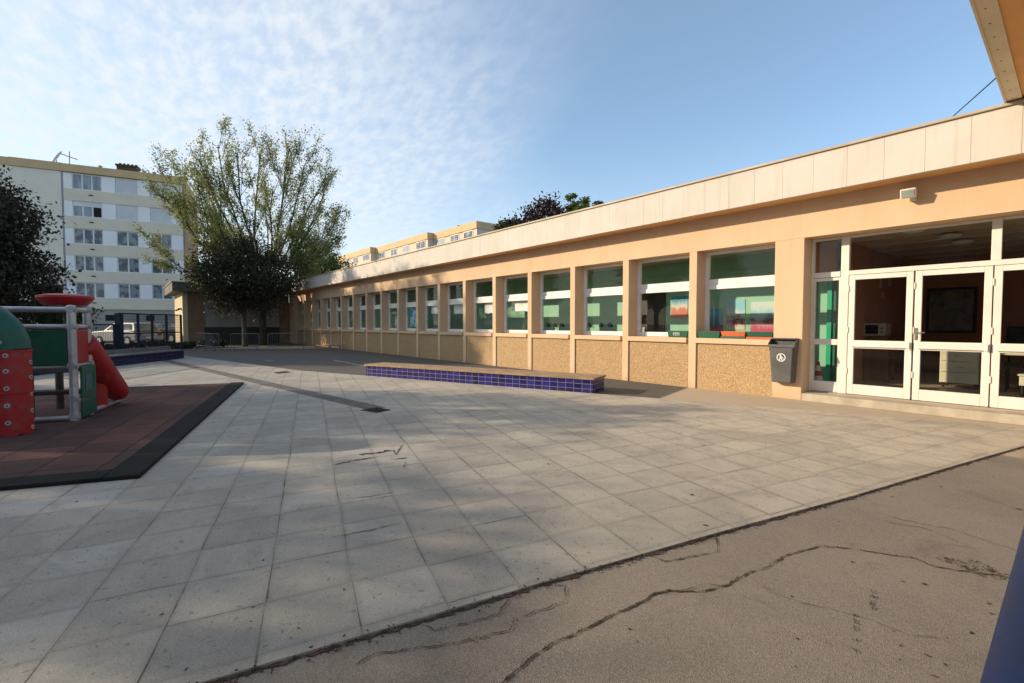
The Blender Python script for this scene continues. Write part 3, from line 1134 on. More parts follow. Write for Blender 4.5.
def leaf_door(xa, xb, handle=None, name='door'):
    q = MB()
    y0, y1 = YD - .03, YD + .03
    q.box(xa, xa + .085, y0, y1, .155, 2.182)
    q.box(xb - .085, xb, y0, y1, .155, 2.182)
    q.box(xa + .086, xb - .086, y0, y1, 2.10, 2.182)
    q.box(xa + .086, xb - .086, y0, y1, .94, 1.075)
    q.box(xa + .086, xb - .086, y0, y1, .155, .325)
    dr = q.build(name, M_WHITE, school, SO, bevel=0.004)
    for za, zb in ((1.076, 2.099), (.326, .939)):
        q = MB()
        q.box(xa + .087, xb - .087, YD - .003, YD + .003, za, zb)
        q.build('pane', M_GLASS, dr, SO)
    q = MB()
    q.box(xa + .05, xb - .02, y0 - .035, y0 - .002, .965, 1.05)
    q.box(xb - .055, xb - .018, y0 - .055, y0 - .036, .955, 1.08)
    q.build('push_bar', M_WHITE, dr, SO, bevel=0.006)
    q = MB()
    for z in (.55, 1.25, 1.95):
        q.cyl((xa - .003, y0 - .008, z - .05), (xa - .003, y0 - .008, z + .05), .009, n=8)
    q.build('hinge', M_WHITE, dr, SO)
    if handle:
        q = MB()
        q.box(handle - .018, handle + .018, y0 - .008, y0 - .001, 1.10, 1.29)
        q.cyl((handle, y0 - .006, 1.22), (handle, y0 - .05, 1.22), .009, n=8)
        q.cyl((handle, y0 - .048, 1.22), (handle + .11, y0 - .048, 1.215), .008, n=8)
        q.cyl((handle, y0 - .006, 1.15), (handle, y0 - .02, 1.15), .013, n=8)
        q.build('handle', surf('steel_handle', (0.35, 0.33, 0.30), (0.28, 0.26, 0.24), 5, 0.35, metal=.8), dr, SO)
    return dr


leaf_door(-2.540, -1.690)
leaf_door(-1.668, -0.815, handle=-1.640)
leaf_door(-0.800, 0.085)
leaf_door(0.105, 0.972)

# concrete step below the glazing
b = MB()
b.box(-3.095, 2.4, 9.17, YD - .036, 0.0, 0.135)
sp(b, 'doorstep', M_CONC, bevel=0.012)
b = MB()
b.box(-3.094, 1.74, YD - .034, YD + .10, 0.02, 0.150)
sp(b, 'threshold', M_CONC)

# ================================================================== canopy on the right
cz = 4.185
can = thing('canopy', 'flat roof of a covered walk with a pale nailed edge board and orange underside', 'canopy', (2, 2, 0))
CO = (2, 2, 0)
b = MB()
b.box(-0.68, -0.545, -9, 11.5, cz, cz + 0.03)
b.box(-0.70, -0.68, -9, 11.5, cz - 0.012, cz + 0.25)
b.build('edge_board', surf('cream_board', (0.80, 0.69, 0.50), (0.72, 0.61, 0.44), 3, 0.7), can, CO)
b = MB()
y = -8.8
while y < 11.4:
    b.cyl((-0.625, y, cz - 0.002), (-0.625, y, cz + 0.004), 0.010, n=8)
    y += 0.33
b.build('nail_heads', surf('rusty_nail', (0.20, 0.13, 0.08), (0.14, 0.09, 0.06), 9, 0.7), can, CO)
b = MB()
b.box(-0.544, 4.2, -9, 11.5, cz + 0.022, cz + 0.10)
b.build('soffit', surf('orange_soffit', (0.84, 0.45, 0.18), (0.76, 0.40, 0.155), 2, 0.8), can, CO)
b = MB()
b.box(-0.679, 4.25, -9, 11.5, cz + 0.104, cz + 0.25)
b.build('roof', MATS['roof_felt'], can, CO)
for y in (-6.5, -1.0, 4.5):
    q = MB()
    q.box(3.6, 3.8, y, y + .2, 0, cz + .02)
    q.build('post', M_ORANGE, can, CO)

nb = thing('reflected_block', 'unseen two storey brown block added behind the viewpoint to darken the window reflections', 'building', (1, -13, 0))  # added out of view, keeps bright sky out of the window reflections
b = MB()
b.box(-9, 12, -20, -13, 0, 7)
b.build('wall', surf('reflected_brown', (.16, .085, .055), (.13, .07, .045), 1, .85), nb, (1, -13, 0))
b = MB()
b.box(-9.2, 12.2, -20.2, -12.8, 7.01, 7.3)
b.build('roof', MATS['roof_felt'], nb, (1, -13, 0))
for r_ in range(2):
    for i in range(7):
        q = MB()
        q.box(-8 + i * 2.8, -6.2 + i * 2.8, -12.995, -12.95, 1 + r_ * 3.2, 2.6 + r_ * 3.2)
        q.build('window', M_DGLASS, nb, (1, -13, 0))

# ================================================================== things fixed to or standing by the school
# litter bin on the wide pillar
BX, BY = -3.39, D - 0.006
bin_ = thing('litter_bin', 'dark grey plastic litter bin fixed to the wide peach pillar', 'bin', (BX, BY, 0.30))
BO = (BX, BY, 0.30)


def bin_ring(z, w, d0, d1, c=0.03):
    return [(BX - w, d0, z), (BX + w, d0, z), (BX + w, d1 + c, z), (BX + w - c, d1, z), (BX - w + c, d1, z), (BX - w, d1 + c, z)]


secs = [(0.30, .165, BY - .012, BY - .150), (0.32, .176, BY - .008, BY - .160), (0.60, .193, BY - .006, BY - .176), (0.92, .212, BY - .004, BY - .194), (0.955, .222, BY - .003, BY - .203)]
b = MB()
rings = [bin_ring(*s_) for s_ in secs]
vs = [v for r_ in rings for v in r_]
fs = []
for i in range(len(rings) - 1):
    for j in range(6):
        fs.append((i * 6 + j, i * 6 + (j + 1) % 6, (i + 1) * 6 + (j + 1) % 6, (i + 1) * 6 + j))
fs.append(tuple(range(5, -1, -1)))
b.add(vs, fs)
# front rim
b.box(BX - .225, BX + .225, BY - .214, BY - .194, .935, .985)
b.build('body', M_GREY, bin_, BO, bevel=0.008)
b = MB()
hood = [(BX - .226, BY - .004, .96), (BX - .226, BY - .204, .96), (BX - .226, BY - .196, 1.00), (BX - .226, BY - .10, 1.075), (BX - .226, BY - .05, 1.095), (BX - .226, BY - .004, 1.10)]
for sx in (0, 0.432):
    b.extr([(x + sx, y, z) for x, y, z in hood], (0.020, 0, 0))
b.box(BX - .205, BX + .205, BY - .105, BY - .004, 1.075, 1.10)
b.box(BX - .205, BX + .205, BY - .026, BY - .004, .96, 1.074)
b.build('hood', M_GREY, bin_, BO, bevel=0.010)
b = MB()
b.box(BX - .204, BX + .204, BY - .188, BY - .03, .88, .905)
b.build('liner', M_BLACK, bin_, BO)
# litter emblem: a ring with a figure dropping litter, set on the sloping front
b = MB()
lean = math.atan2(.27 - .245, .92 - .60)


def onfront(u, w):
    z = .755 + w
    yy = BY - (.176 + (z - .60) * (.018 / .32)) - .0015
    return (BX + u, yy, z)


def flat_poly(pts, th=.003):
    vs = [onfront(*p) for p in pts]
    b.extr(vs, (0, -th, 0))


n = 28
for i in range(n):
    t0, t1 = 2 * math.pi * i / n, 2 * math.pi * (i + 1) / n
    flat_poly([(.074 * math.cos(t0), .074 * math.sin(t0)), (.074 * math.cos(t1), .074 * math.sin(t1)), (.060 * math.cos(t1), .060 * math.sin(t1)), (.060 * math.cos(t0), .060 * math.sin(t0))])
flat_poly([(-.012 + .014 * math.cos(2 * math.pi * i / 10), .040 + .014 * math.sin(2 * math.pi * i / 10)) for i in range(10)])
flat_poly([(-.022, .025), (.004, .025), (.010, -.012), (-.022, -.012)])
flat_poly([(.004, .024), (.036, -.004), (.030, -.011), (.000, .012)])
flat_poly([(-.022, -.012), (-.008, -.012), (-.026, -.052), (-.040, -.046)])
flat_poly([(-.006, -.012), (.010, -.012), (.022, -.052), (.008, -.054)])
flat_poly([(.026, -.018), (.044, -.018), (.038, -.040), (.028, -.040)])
b.build('emblem', M_PRINT, bin_, BO)

# planters on the sill
def planter(x0, x1, body, label, lower=None, sticker=False):
    t = thing('planter', label, 'planter', ((x0 + x1) / 2, D + .10, 1.064), 0, 'planters on the window sill')
    o = ((x0 + x1) / 2, D + .10, 1.064)
    q = MB()
    zb = 1.064
    ya, yb_ = D + .01, D + .185
    if lower:
        l = MB()
        l.box(x0 - .004, x1 + .004, ya - .006, yb_ + .006, zb, zb + .042)
        l.build('saucer', lower, t, o, bevel=.006)
        zb += .043
    h = 1.205 - zb
    q.add([(x0 + .02, ya + .015, zb), (x1 - .02, ya + .015, zb), (x1 - .02, yb_ - .015, zb), (x0 + .02, yb_ - .015, zb),
           (x0, ya, zb + h), (x1, ya, zb + h), (x1, yb_, zb + h), (x0, yb_, zb + h),
           (x0 + .012, ya + .012, zb + h), (x1 - .012, ya + .012, zb + h), (x1 - .012, yb_ - .012, zb + h), (x0 + .012, yb_ - .012, zb + h),
           (x0 + .018, ya + .02, zb + h - .03), (x1 - .018, ya + .02, zb + h - .03), (x1 - .018, yb_ - .02, zb + h - .03), (x0 + .018, yb_ - .02, zb + h - .03)],
          [(0, 3, 2, 1), (0, 1, 5, 4), (1, 2, 6, 5), (2, 3, 7, 6), (3, 0, 4, 7), (4, 5, 9, 8), (5, 6, 10, 9), (6, 7, 11, 10), (7, 4, 8, 11),
           (8, 9, 13, 12), (9, 10, 14, 13), (10, 11, 15, 14), (11, 8, 12, 15)])
    q.build('box', body, t, o, bevel=.004)
    s_ = MB()
    s_.box(x0 + .02, x1 - .02, ya + .022, yb_ - .022, zb + h - .05, zb + h - .031)
    s_.build('soil', surf('potting_soil', (.035, .025, .018), (.02, .015, .01), 40, .95, .8, 80), t, o)
    if sticker:
        s_ = MB()
        cx = x0 + .22
        s_.add([(cx - .075, ya + .001, zb + .04), (cx + .075, ya + .001, zb + .04), (cx + .075, ya - .006, zb + .105), (cx - .075, ya - .006, zb + .105)], [(0, 1, 2, 3)])
        for u in (-.045, 0, .045):
            s_.obox((cx + u, ya - .0065, zb + .072), ((1, 0, 0), (0, 1, 0), (0, 0, 1)), (.007, .003, .022), 1)
        s_.build('sticker', [surf('pale_sticker', (.45, .58, .50), (.40, .52, .45), 5, .6), M_GREEN], t, o)


M_PGREEN = surf('planter_green', (.022, .105, .058), (.016, .085, .046), 5, .5)
M_PORANGE = surf('planter_terracotta', (.60, .14, .045), (.52, .12, .04), 5, .55)
planter(-5.80, -5.315, M_PGREEN, 'green window box with a pale sticker standing left of the narrow pillar', sticker=True)
planter(-5.105, -4.62, M_PGREEN, 'plain green window box directly right of the narrow pillar', None)
planter(-4.60, -4.115, M_PORANGE, 'orange window box between two green ones on the sill', M_PGREEN)
planter(-4.095, -3.615, M_PGREEN, 'green window box on an orange saucer beside the wide pillar', M_PORANGE)

# floodlight
fl = thing('floodlight', 'small white floodlight fixed under the roof edge above the glazed doors', 'floodlight', (-1.66, D, 3.28))
FO = (-1.66, D, 3.28)
b = MB()
b.box(-1.70, -1.62, D - .03, D + .003, 3.20, 3.30)
b.obox((-1.66, D - .075, 3.235), ((1, 0, 0), (0, 1, .35), (0, -.35, 1)), (.022, .055, .014))
b.build('bracket', M_WHITE, fl, FO, bevel=.004)
ax = ((1, 0, 0), (0, 1, .30), (0, -.30, 1))
b = MB()
b.obox((-1.69, D - .16, 3.30), ax, (.092, .050, .070))
b.obox((-1.69, D - .10, 3.315), ax, (.06, .03, .045))
b.build('housing', surf('floodlight_white', (.74, .70, .62), (.66, .62, .55), 4, .45), fl, FO, bevel=.010)
b = MB()
b.obox((-1.69, D - .212, 3.284), ax, (.074, .004, .052))
b.build('lens', surf('floodlight_glass', (.33, .36, .34), (.26, .29, .28), 6, .15), fl, FO)

# overhead wire
b = MB()
pts = []
for i in range(24):
    t = i / 23
    p = Vector((-0.55, 8.1, 4.44)).lerp(Vector((-7.4, 30.0, 8.4)), t)
    p.z -= 0.9 * 4 * t * (1 - t) * 0.12
    pts.append(p)
b.tube(pts, 0.009, 6)
tag(b.build('overhead_wire', M_BLACK, None, (-0.55, 8.1, 4.44)), 'thin black wire running up from the roof to the canopy corner', 'wire')

# --- seen through the glass
M_PAPER = surf('paper_white', (.80, .80, .80), (.74, .74, .75), 3, .7)


def hung_sheet(x0, x1, z0, z1, label, m=M_PAPER, y=YW + .12, name='paper_sheet', cat='paper', group='paper sheets hung in the windows', seed=0):
    q = MB()
    rn = random.Random(seed)
    nx = 10
    vs = []
    for zz in (z1, (z0 + z1) / 2, z0):
        for i in range(nx + 1):
            t = i / nx
            vs.append((x0 + (x1 - x0) * t, y + .008 * math.sin(t * 9 + seed) + (0 if zz == z1 else .006), zz + (rn.uniform(-.012, .012) if zz == z0 else 0)))
    vs2 = [(a, b_ + .004, c) for a, b_, c in vs]
    N = len(vs)
    fs = []
    for r_ in range(2):
        for i in range(nx):
            a = r_ * (nx + 1) + i
            fs.append((a, a + 1, a + nx + 2, a + nx + 1))
            fs.append((N + a, N + a + nx + 1, N + a + nx + 2, N + a + 1))
    q.add(vs + vs2, fs)
    o = q.build(name, m, None, ((x0 + x1) / 2, y, z0))
    return tag(o, label, cat, group)


def bayx(k):
    return -5.03 - 1.71 * k


ordn = {4: 'fifth', 5: 'sixth', 6: 'seventh', 7: 'eighth'}
hung_sheet(bayx(4) + .15, bayx(4) + 1.0, 1.76, 2.07, 'crumpled white paper hung behind the fifth window from the wide pillar', seed=1)
hung_sheet(bayx(5) + .40, bayx(5) + 1.2, 1.72, 2.07, 'white paper hung to the right side of the sixth window from the wide pillar', seed=2)
hung_sheet(bayx(6) + .15, bayx(6) + 1.2, 1.74, 2.07, 'white paper across the top of the seventh window from the wide pillar', seed=3)
hung_sheet(bayx(7) + .2, bayx(7) + 1.2, 1.78, 2.07, 'white paper across the top of the eighth window from the wide pillar', seed=4)


def picture_mat(name, cols, scale, seed):
    m, t, b_ = new_mat(name)
    k = NT(t)
    p = k.pos()
    mpn = k.n('ShaderNodeMapping')
    mpn.inputs['Location'].default_value = (seed * 3.1, seed * 1.7, seed)
    k.l(p, mpn.inputs[0])
    f = k.noise(mpn.outputs[0], scale, 3, .5, .8)
    cr = k.n('ShaderNodeValToRGB')
    cr.color_ramp.interpolation = 'CONSTANT'
    e = cr.color_ramp.elements
    e[0].color = rgb(cols[0])
    e[1].color = rgb(cols[-1])
    e[1].position = .66
    for i, c in enumerate(cols[1:-1]):
        el = e.new(.36 + .30 * (i + 1) / (len(cols)))
        el.color = rgb(c)
    k.l(f, cr.inputs[0])
    k.l(cr.outputs[0], b_.inputs['Base Color'])
    b_.inputs['Roughness'].default_value = .7
    return m


hung_sheet(bayx(8) + .1, bayx(8) + 1.2, 1.25, 2.05, 'bright blue painting hung in the ninth window from the wide pillar', picture_mat('blue_painting', [(.03, .22, .50), (.10, .45, .65), (.50, .62, .66), (.35, .10, .12)], 4, 1), name='painting', cat='painting', group='paintings hung in the windows', seed=5)
hung_sheet(bayx(9) + .3, bayx(9) + 1.2, 1.20, 1.95, 'grey and white painting hung in the tenth window from the wide pillar', picture_mat('grey_painting', [(.10, .10, .12), (.55, .55, .58), (.65, .65, .66), (.40, .12, .12)], 4, 2), name='painting', cat='painting', group='paintings hung in the windows', seed=6)

def scene_print(name, z0, h, bands, seed):
    m, t, b_ = new_mat(name)
    k = NT(t)
    p = k.pos()
    sp_ = k.n('ShaderNodeSeparateXYZ')
    k.l(p, sp_.inputs[0])
    wob = k.math('MULTIPLY', k.math('SUBTRACT', k.noise(k.scaled(p, (1, 1, .5)), 9 + seed, 4, .6), .5), .42)
    f = k.math('ADD', k.math('DIVIDE', k.math('SUBTRACT', sp_.outputs[2], z0), h), wob)
    cr = k.n('ShaderNodeValToRGB')
    e = cr.color_ramp.elements
    e[0].color = rgb(bands[0][1])
    e[0].position = bands[0][0]
    e[1].color = rgb(bands[-1][1])
    e[1].position = bands[-1][0]
    for q_, c in bands[1:-1]:
        el = e.new(q_)
        el.color = rgb(c)
    k.l(f, cr.inputs[0])
    k.l(cr.outputs[0], b_.inputs['Base Color'])
    b_.inputs['Roughness'].default_value = .7
    return m


PINK, BROWN, SNOW, BLUE = (.55, .07, .17), (.17, .11, .09), (.62, .70, .72), (.26, .56, .68)
POST = [(-5.36, -4.93, 1.22, 1.93, 'tall poster of a snowy scene in the middle of the window nearest the wide pillar', [(.10, (.60, .55, .45)), (.20, PINK), (.30, BROWN), (.42, (.40, .36, .33)), (.50, SNOW), (.75, BLUE)]),
        (-4.80, -4.28, 1.18, 1.85, 'blue and white poster with pink blots, right beside the wide pillar', [(.12, PINK), (.26, (.62, .30, .32)), (.36, BROWN), (.46, (.30, .33, .36)), (.60, BLUE), (.8, SNOW)]),
        (-6.82, -6.36, 1.50, 2.06, 'poster with a red-orange hill shown in the second window from the wide pillar', [(.30, (.62, .16, .10)), (.42, (.60, .22, .16)), (.50, (.70, .62, .50)), (.62, (.55, .60, .62)), (.80, (.10, .34, .46))]),
        (-5.86, -5.44, 1.18, 1.72, 'dark blue poster low at the left of the window nearest the wide pillar', [(.15, (.42, .06, .14)), (.28, (.10, .10, .14)), (.45, (.07, .20, .34)), (.80, (.12, .40, .55))])]
for i, (xa, xb, za, zb, lab, bands) in enumerate(POST):
    q = MB()
    q.box(xa, xb, YB - .012, YB - .003, za, zb)
    tag(q.build('poster', scene_print('poster_print_%d' % i, za, zb - za, bands, i), None, ((xa + xb) / 2, YB - .01, za)), lab, 'poster', 'posters on the corridor wall')
hook = None
for x in (-11.38, -11.05, -10.73, -9.58, -9.11, -8.78):
    if hook is None:
        hook = thing('coat_hook', 'dark looped coat hook on the green corridor wall seen through a window', 'coat hook', (x, YB - .003, 1.30), 0, 'coat hooks on the corridor wall')
        q = MB()
        q.box(-.05, .05, -.02, 0, -.04, .02)
        q.build('back_plate', M_BLACK, hook)
        q = MB()
        q.tube([(-.06 * math.cos(t), -.06, -.04 + .12 * math.sin(t)) for t in [math.pi * i / 8 for i in range(9)]], .013, 8)
        q.cyl((0, -.015, 0), (0, -.06, .07), .010)
        q.build('loop', M_BLACK, hook)
    else:
        c = copy_tree(hook)
        c.location = (x, YB - .003, 1.30)

# traffic cone inside
cn = thing('traffic_cone', 'red and white striped traffic cone standing behind the narrow side pane', 'traffic cone', (-3.10, 9.99, .151))
b = MB()
b.box(-.13, .13, -.13, .13, 0, .03)
b.build('base', surf('cone_red', (.62, .04, .03), (.52, .035, .025), 4, .5), cn, bevel=.006)
b = MB()
prof = [(.105, .03), (.088, .12), (.088, .12), (.066, .24), (.066, .24), (.05, .33), (.05, .33), (.034, .43), (.034, .43), (.024, .50)]
for i in range(0, 10, 2):
    b.lathe((0, 0, 0), prof[i:i + 2], 18, (i // 2) % 2)
b.build('body', [MATS['cone_red'], M_PRINT], cn, smooth=True)

# hall furniture
mw = thing('microwave', 'pale microwave oven standing on a brown shelf unit in the dark hall', 'microwave', (-2.99 + .02, 12.6, 1.10))
b = MB()
b.box(-.02, .36, -.26, .20, 0, .27)
b.build('case', surf('microwave_cream', (.55, .50, .42), (.48, .44, .37), 4, .4), mw, bevel=.012)
b = MB()
b.box(.02, .24, -.268, -.262, .04, .23)
b.build('door', M_BLACK, mw)
b = MB()
for z in (.08, .16):
    b.cyl((.30, -.262, z), (.30, -.278, z), .02)
b.build('knob', M_GREY, mw)
sh = thing('shelf_unit', 'brown wooden shelf unit against the left wall of the hall', 'shelf', (-2.96, 12.6, .151))
b = MB()
M_WOOD = surf('brown_wood', (.20, .115, .06), (.15, .085, .045), 4, .5, stretch=(1, 1, .2))
b.box(0, .42, -.30, -.275, 0, .945)
b.box(0, .42, .275, .30, 0, .945)
for z in (.06, .47, .92):
    b.box(0, .42, -.274, .274, z, z + .024)
b.build('carcass', M_WOOD, sh)
b = MB()
for i in range(7):
    b.box(.05, .30, -.24 + i * .065, -.19 + i * .065, .085, .085 + .20 + .03 * (i % 3))
b.build('folders', surf('folder_card', (.30, .26, .20), (.16, .14, .12), 12, .7), sh)

cbn = thing('white_cabinet', 'low cream drawer cabinet standing in the middle of the hall', 'cabinet', (-1.42, 12.2, .151))
M_CREAM = surf('cream_laminate', (.66, .60, .46), (.58, .53, .41), 3, .45)
b = MB()
b.box(-.27, .27, -.20, .25, .09, .72)
b.build('carcass', M_CREAM, cbn, bevel=.006)
b = MB()
for i in range(3):
    b.box(-.26, .26, -.222, -.202, .10 + i * .205, .295 + i * .205)
b.build('drawer_fronts', M_CREAM, cbn, bevel=.004)
for i in range(3):
    q = MB()
    q.box(-.06, .06, -.236, -.223, .185 + i * .205, .20 + i * .205)
    q.build('handle', M_GALV, cbn)
b = MB()
for sx in (-.22, .22):
    for sy in (-.15, .2):
        b.cyl((sx, sy, 0), (sx, sy, .09), .02)
b.build('feet', M_BLACK, cbn)
b = MB()
b.box(-.55, .32, -.25, .30, .721, .745)
b.build('top', M_WOOD, cbn, bevel=.004)

tb = thing('hall_table', 'pale topped table in the hall behind the rightmost glazed door', 'table', (-0.52, 11.7, .151))
b = MB()
b.box(-.45, .55, -.32, .32, .68, .71)
b.build('tabletop', surf('table_pale', (.55, .50, .42), (.48, .44, .37), 3, .4), tb, bevel=.006)
for sx in (-.40, .50):
    for sy in (-.27, .27):
        q = MB()
        q.box(sx - .022, sx + .022, sy - .022, sy + .022, 0, .678)
        q.build('leg', M_BLACK, tb)
bx = thing('storage_box', 'cream plastic box lying under the pale hall table', 'box', (-.50, 11.6, .151))
b = MB()
b.box(-.12, .26, -.18, .18, .18, .34)
b.box(-.14, .28, -.20, .20, .341, .37)
b.build('tub', M_CREAM, bx, bevel=.01)
b = MB()
for sx in (-.08, .22):
    for sy in (-.12, .12):
        b.cyl((sx, sy, 0), (sx, sy, .18), .022)
b.build('feet', M_BLACK, bx)
ch = thing('office_chair', 'black padded chair behind the hall table', 'chair', (-.62, 12.35, .151))
b = MB()
b.box(-.24, .24, -.22, .24, .43, .50)
b.build('seat', M_BLACK, ch, bevel=.03)
b = MB()
b.box(-.25, .25, .20, .27, .72, 1.16)
b.build('backrest', M_BLACK, ch, bevel=.035, segs=3)
for sx in (-.2, .2):
    for sy in (-.18, .22):
        q = MB()
        q.cyl((sx, sy, 0), (sx, sy, .72 if sy > 0 else .43), .016)
        q.build('leg', M_BLACK, ch)
pc = thing('framed_picture', 'large dark framed picture on the back wall of the hall', 'picture', (-2.1, 16.19, 1.15))
b = MB()
b.box(-.47, .47, -.05, -.01, -.02, 1.12)
b.build('frame', surf('frame_dark', (.05, .03, .022), (.035, .022, .016), 4, .5), pc, bevel=.01)
b = MB()
b.box(-.41, .41, -.058, -.052, .04, 1.06)
b.build('print', picture_mat('dim_print', [(.12, .14, .15), (.22, .22, .19), (.30, .29, .24), (.16, .12, .10)], 2.5, 12), pc)
pn = None
for (y, z, w_, h_) in ((13.55, 2.18, .11, .24), (13.75, 1.96, .11, .15), (14.35, 2.25, .12, .24)):
    q = MB()
    q.box(-2.978, -2.972, y - w_, y + w_, z, z + h_)
    o = q.build('notice', surf('notice_paper', (.55, .62, .70), (.48, .55, .63), 3, .6), None, (-2.975, y, z))
    tag(o, {2.18: 'pale blue notice pinned high on the left hall wall, nearer of the two high ones', 1.96: 'small pale notice pinned below the others on the left hall wall', 2.25: 'pale blue notice pinned high on the left hall wall, farther of the two high ones'}[z], 'notice', 'notices on the hall wall')
for i, (x, y, lab) in enumerate(((-1.86, 10.42, 'round white ceiling lamp just inside the glazed doors'), (-1.55, 11.6, 'round ceiling lamp second from the glazed doors, in the dim hall'), (-1.50, 12.6, 'round ceiling lamp third from the glazed doors, deepest of the three'))):
    t = thing('ceiling_lamp', lab, 'ceiling lamp', (x, y, 2.985), 0, 'round ceiling lamps in the hall')
    q = MB()
    q.lathe((0, 0, 0), [(.10, 0.0), (.10, -.02), (.16, -.03)], 24)
    q.build('base', M_WHITE, t, smooth=True)
    q = MB()
    q.lathe((0, 0, 0), [(.165, -.031), (.16, -.05), (.12, -.075), (.06, -.09), (.01, -.093)], 24)
    q.build('shade', surf('lamp_opal', (.75, .72, .66), (.70, .67, .61), 3, .3), t, smooth=True)

# ================================================================== bench
UB = Vector((.9407, .3393, 0))
VB = Vector((-.3393, .9407, 0))
FR = Vector((-5.97, 6.98, 0))
bench = thing('tiled_bench', 'long low bench clad in dark blue tiles with a brown wooden top', 'bench', tuple(FR - UB * 3.1))


def bench_box(q, a0, a1, w0, w1, z0, z1):
    P = [FR - UB * a1 + VB * w0, FR - UB * a0 + VB * w0, FR - UB * a0 + VB * w1, FR - UB * a1 + VB * w1]
    q.prism([(p.x, p.y) for p in P], z0, z1)


b = MB()
bench_box(b, 0, 6.22, 0, .64, 0, .268)
b.build('base', M_TILE, bench, bench.location, bevel=.004)
b = MB()
for i in range(5):
    for j in range(3):
        bench_box(b, -.03 + j * 2.1, -.03 + j * 2.1 + 2.092, -.03 + i * .142, -.03 + i * .142 + .134, .270, .312)
b.build('wooden_top', M_PLANK, bench, bench.location, bevel=.006)

# ================================================================== low rear wing
wing = thing('rear_wing', 'low rear wing of the school, brown wall and pale panels shaded by trees', 'building', (-38, 6, 0))
WO = (-38, 6, 0)
M_WBROWN = surf('wing_brown_render', (.27, .165, .10), (.22, .135, .082), 1.5, .85, .2, 60)
M_WYELL = surf('wing_end_render', (.62, .52, .34), (.55, .46, .30), 1.5, .85, .2, 60)
b = MB()
b.box(-41.5, -36.0, 2.99, 3.25, 0, 3.36)
b.build('end_wall', M_WYELL, wing, WO)
b = MB()
b.box(-36.5, -35.99, 3.252, 4.15, 0, 3.36)
b.build('front_wall', M_WBROWN, wing, WO)
b = MB()
b.box(-41.5, -41.3, 3.26, 9.3, 0, 3.36)
b.build('back_wall', M_WBROWN, wing, WO)
b = MB()
b.box(-36.5, -35.99, 8.6, 9.23, 0, 3.36)
b.build('corner_pier', M_WBROWN, wing, WO)
b = MB()
y = 4.155
while y < 8.55:
    b.box(-36.2, -36.05, y + .01, min(y + .88, 8.59), 1.15, 3.34)
    y += .89
b.build('panel', surf('wing_pale_panels', (.34, .33, .31), (.28, .27, .26), 1.5, .7), wing, WO)
b = MB()
b.box(-36.3, -36.1, 4.16, 8.59, 0, 1.145)
b.build('dark_base', surf('wing_dark_base', (.05, .055, .04), (.035, .04, .03), 2, .8), wing, WO)
b = MB()
b.box(-42.0, -35.45, 2.45, 9.0, 3.38, 3.92)
b.build('roof', surf('wing_fascia', (.16, .155, .13), (.11, .11, .09), 2, .8), wing, WO)
b = MB()
b.box(-42.05, -35.40, 2.40, 9.0, 3.925, 3.97)
b.build('roof_cap', M_CAP, wing, WO)
b = MB()
b.box(-36.55, -36.42, 2.80, 2.985, 2.25, 2.36)
b.cyl((-36.48, 2.87, 2.30), (-36.40, 2.66, 2.20), .05)
b.build('wall_lamp', M_BLACK, wing, WO)

# ================================================================== crowd barriers
def barrier(p0, p1, label, first=[None]):
    p0, p1 = Vector(p0), Vector(p1)
    d = p1 - p0
    Lb = 2.0
    if first[0] is None:
        t = thing('crowd_barrier', label, 'barrier', (0, 0, 0), 0, 'crowd barriers in front of the rear wing')
        q = MB()
        rr = .017
        q.tube([(-1, 0, .14), (-1, 0, .80), (-.93, 0, .87), (.93, 0, .87), (1, 0, .80), (1, 0, .14)], rr, 8)
        q.tube([(-1, 0, .20), (1, 0, .20)], rr, 8)
        q.build('frame', M_GALVD, t, smooth=True)
        q = MB()
        for i in range(1, 17):
            x = -1 + 2 * i / 17
            q.cyl((x, 0, .20), (x, 0, .87), .006, n=6)
        q.build('bars', M_GALVD, t)
        for sx in (-.82, .82):
            q = MB()
            q.tube([(sx, -.28, .015), (sx, -.22, .04), (sx, 0, .20), (sx, .22, .04), (sx, .28, .015)], .018, 8)
            q.build('foot', M_GALVD, t, smooth=True)
        first[0] = t
    else:
        t = copy_tree(first[0])
    m = (p0 + p1) / 2
    t.location = (m.x, m.y, 0)
    t.rotation_euler = (0, 0, math.atan2(d.y, d.x))
    s_ = d.length / Lb
    t.scale = (s_, 1, 1)
    t['label'] = label


barrier((-30.6, 3.15), (-28.3, 3.55), 'leftmost steel crowd barrier, turned end-on beside the rear wing wall')
barrier((-28.1, 3.30), (-27.5, 3.75), 'short-looking steel crowd barrier second from the left, angled to its neighbour')
barrier((-27.15, 4.21), (-26.75, 5.39), 'steel crowd barrier standing by itself in front of the slimmer dark trunk')
barrier((-26.46, 5.75), (-26.08, 7.55), 'steel crowd barrier in front of the thick grey tree trunk')
barrier((-25.5, 7.75), (-25.30, 9.15), 'steel crowd barrier reaching the pillared wall of the school')

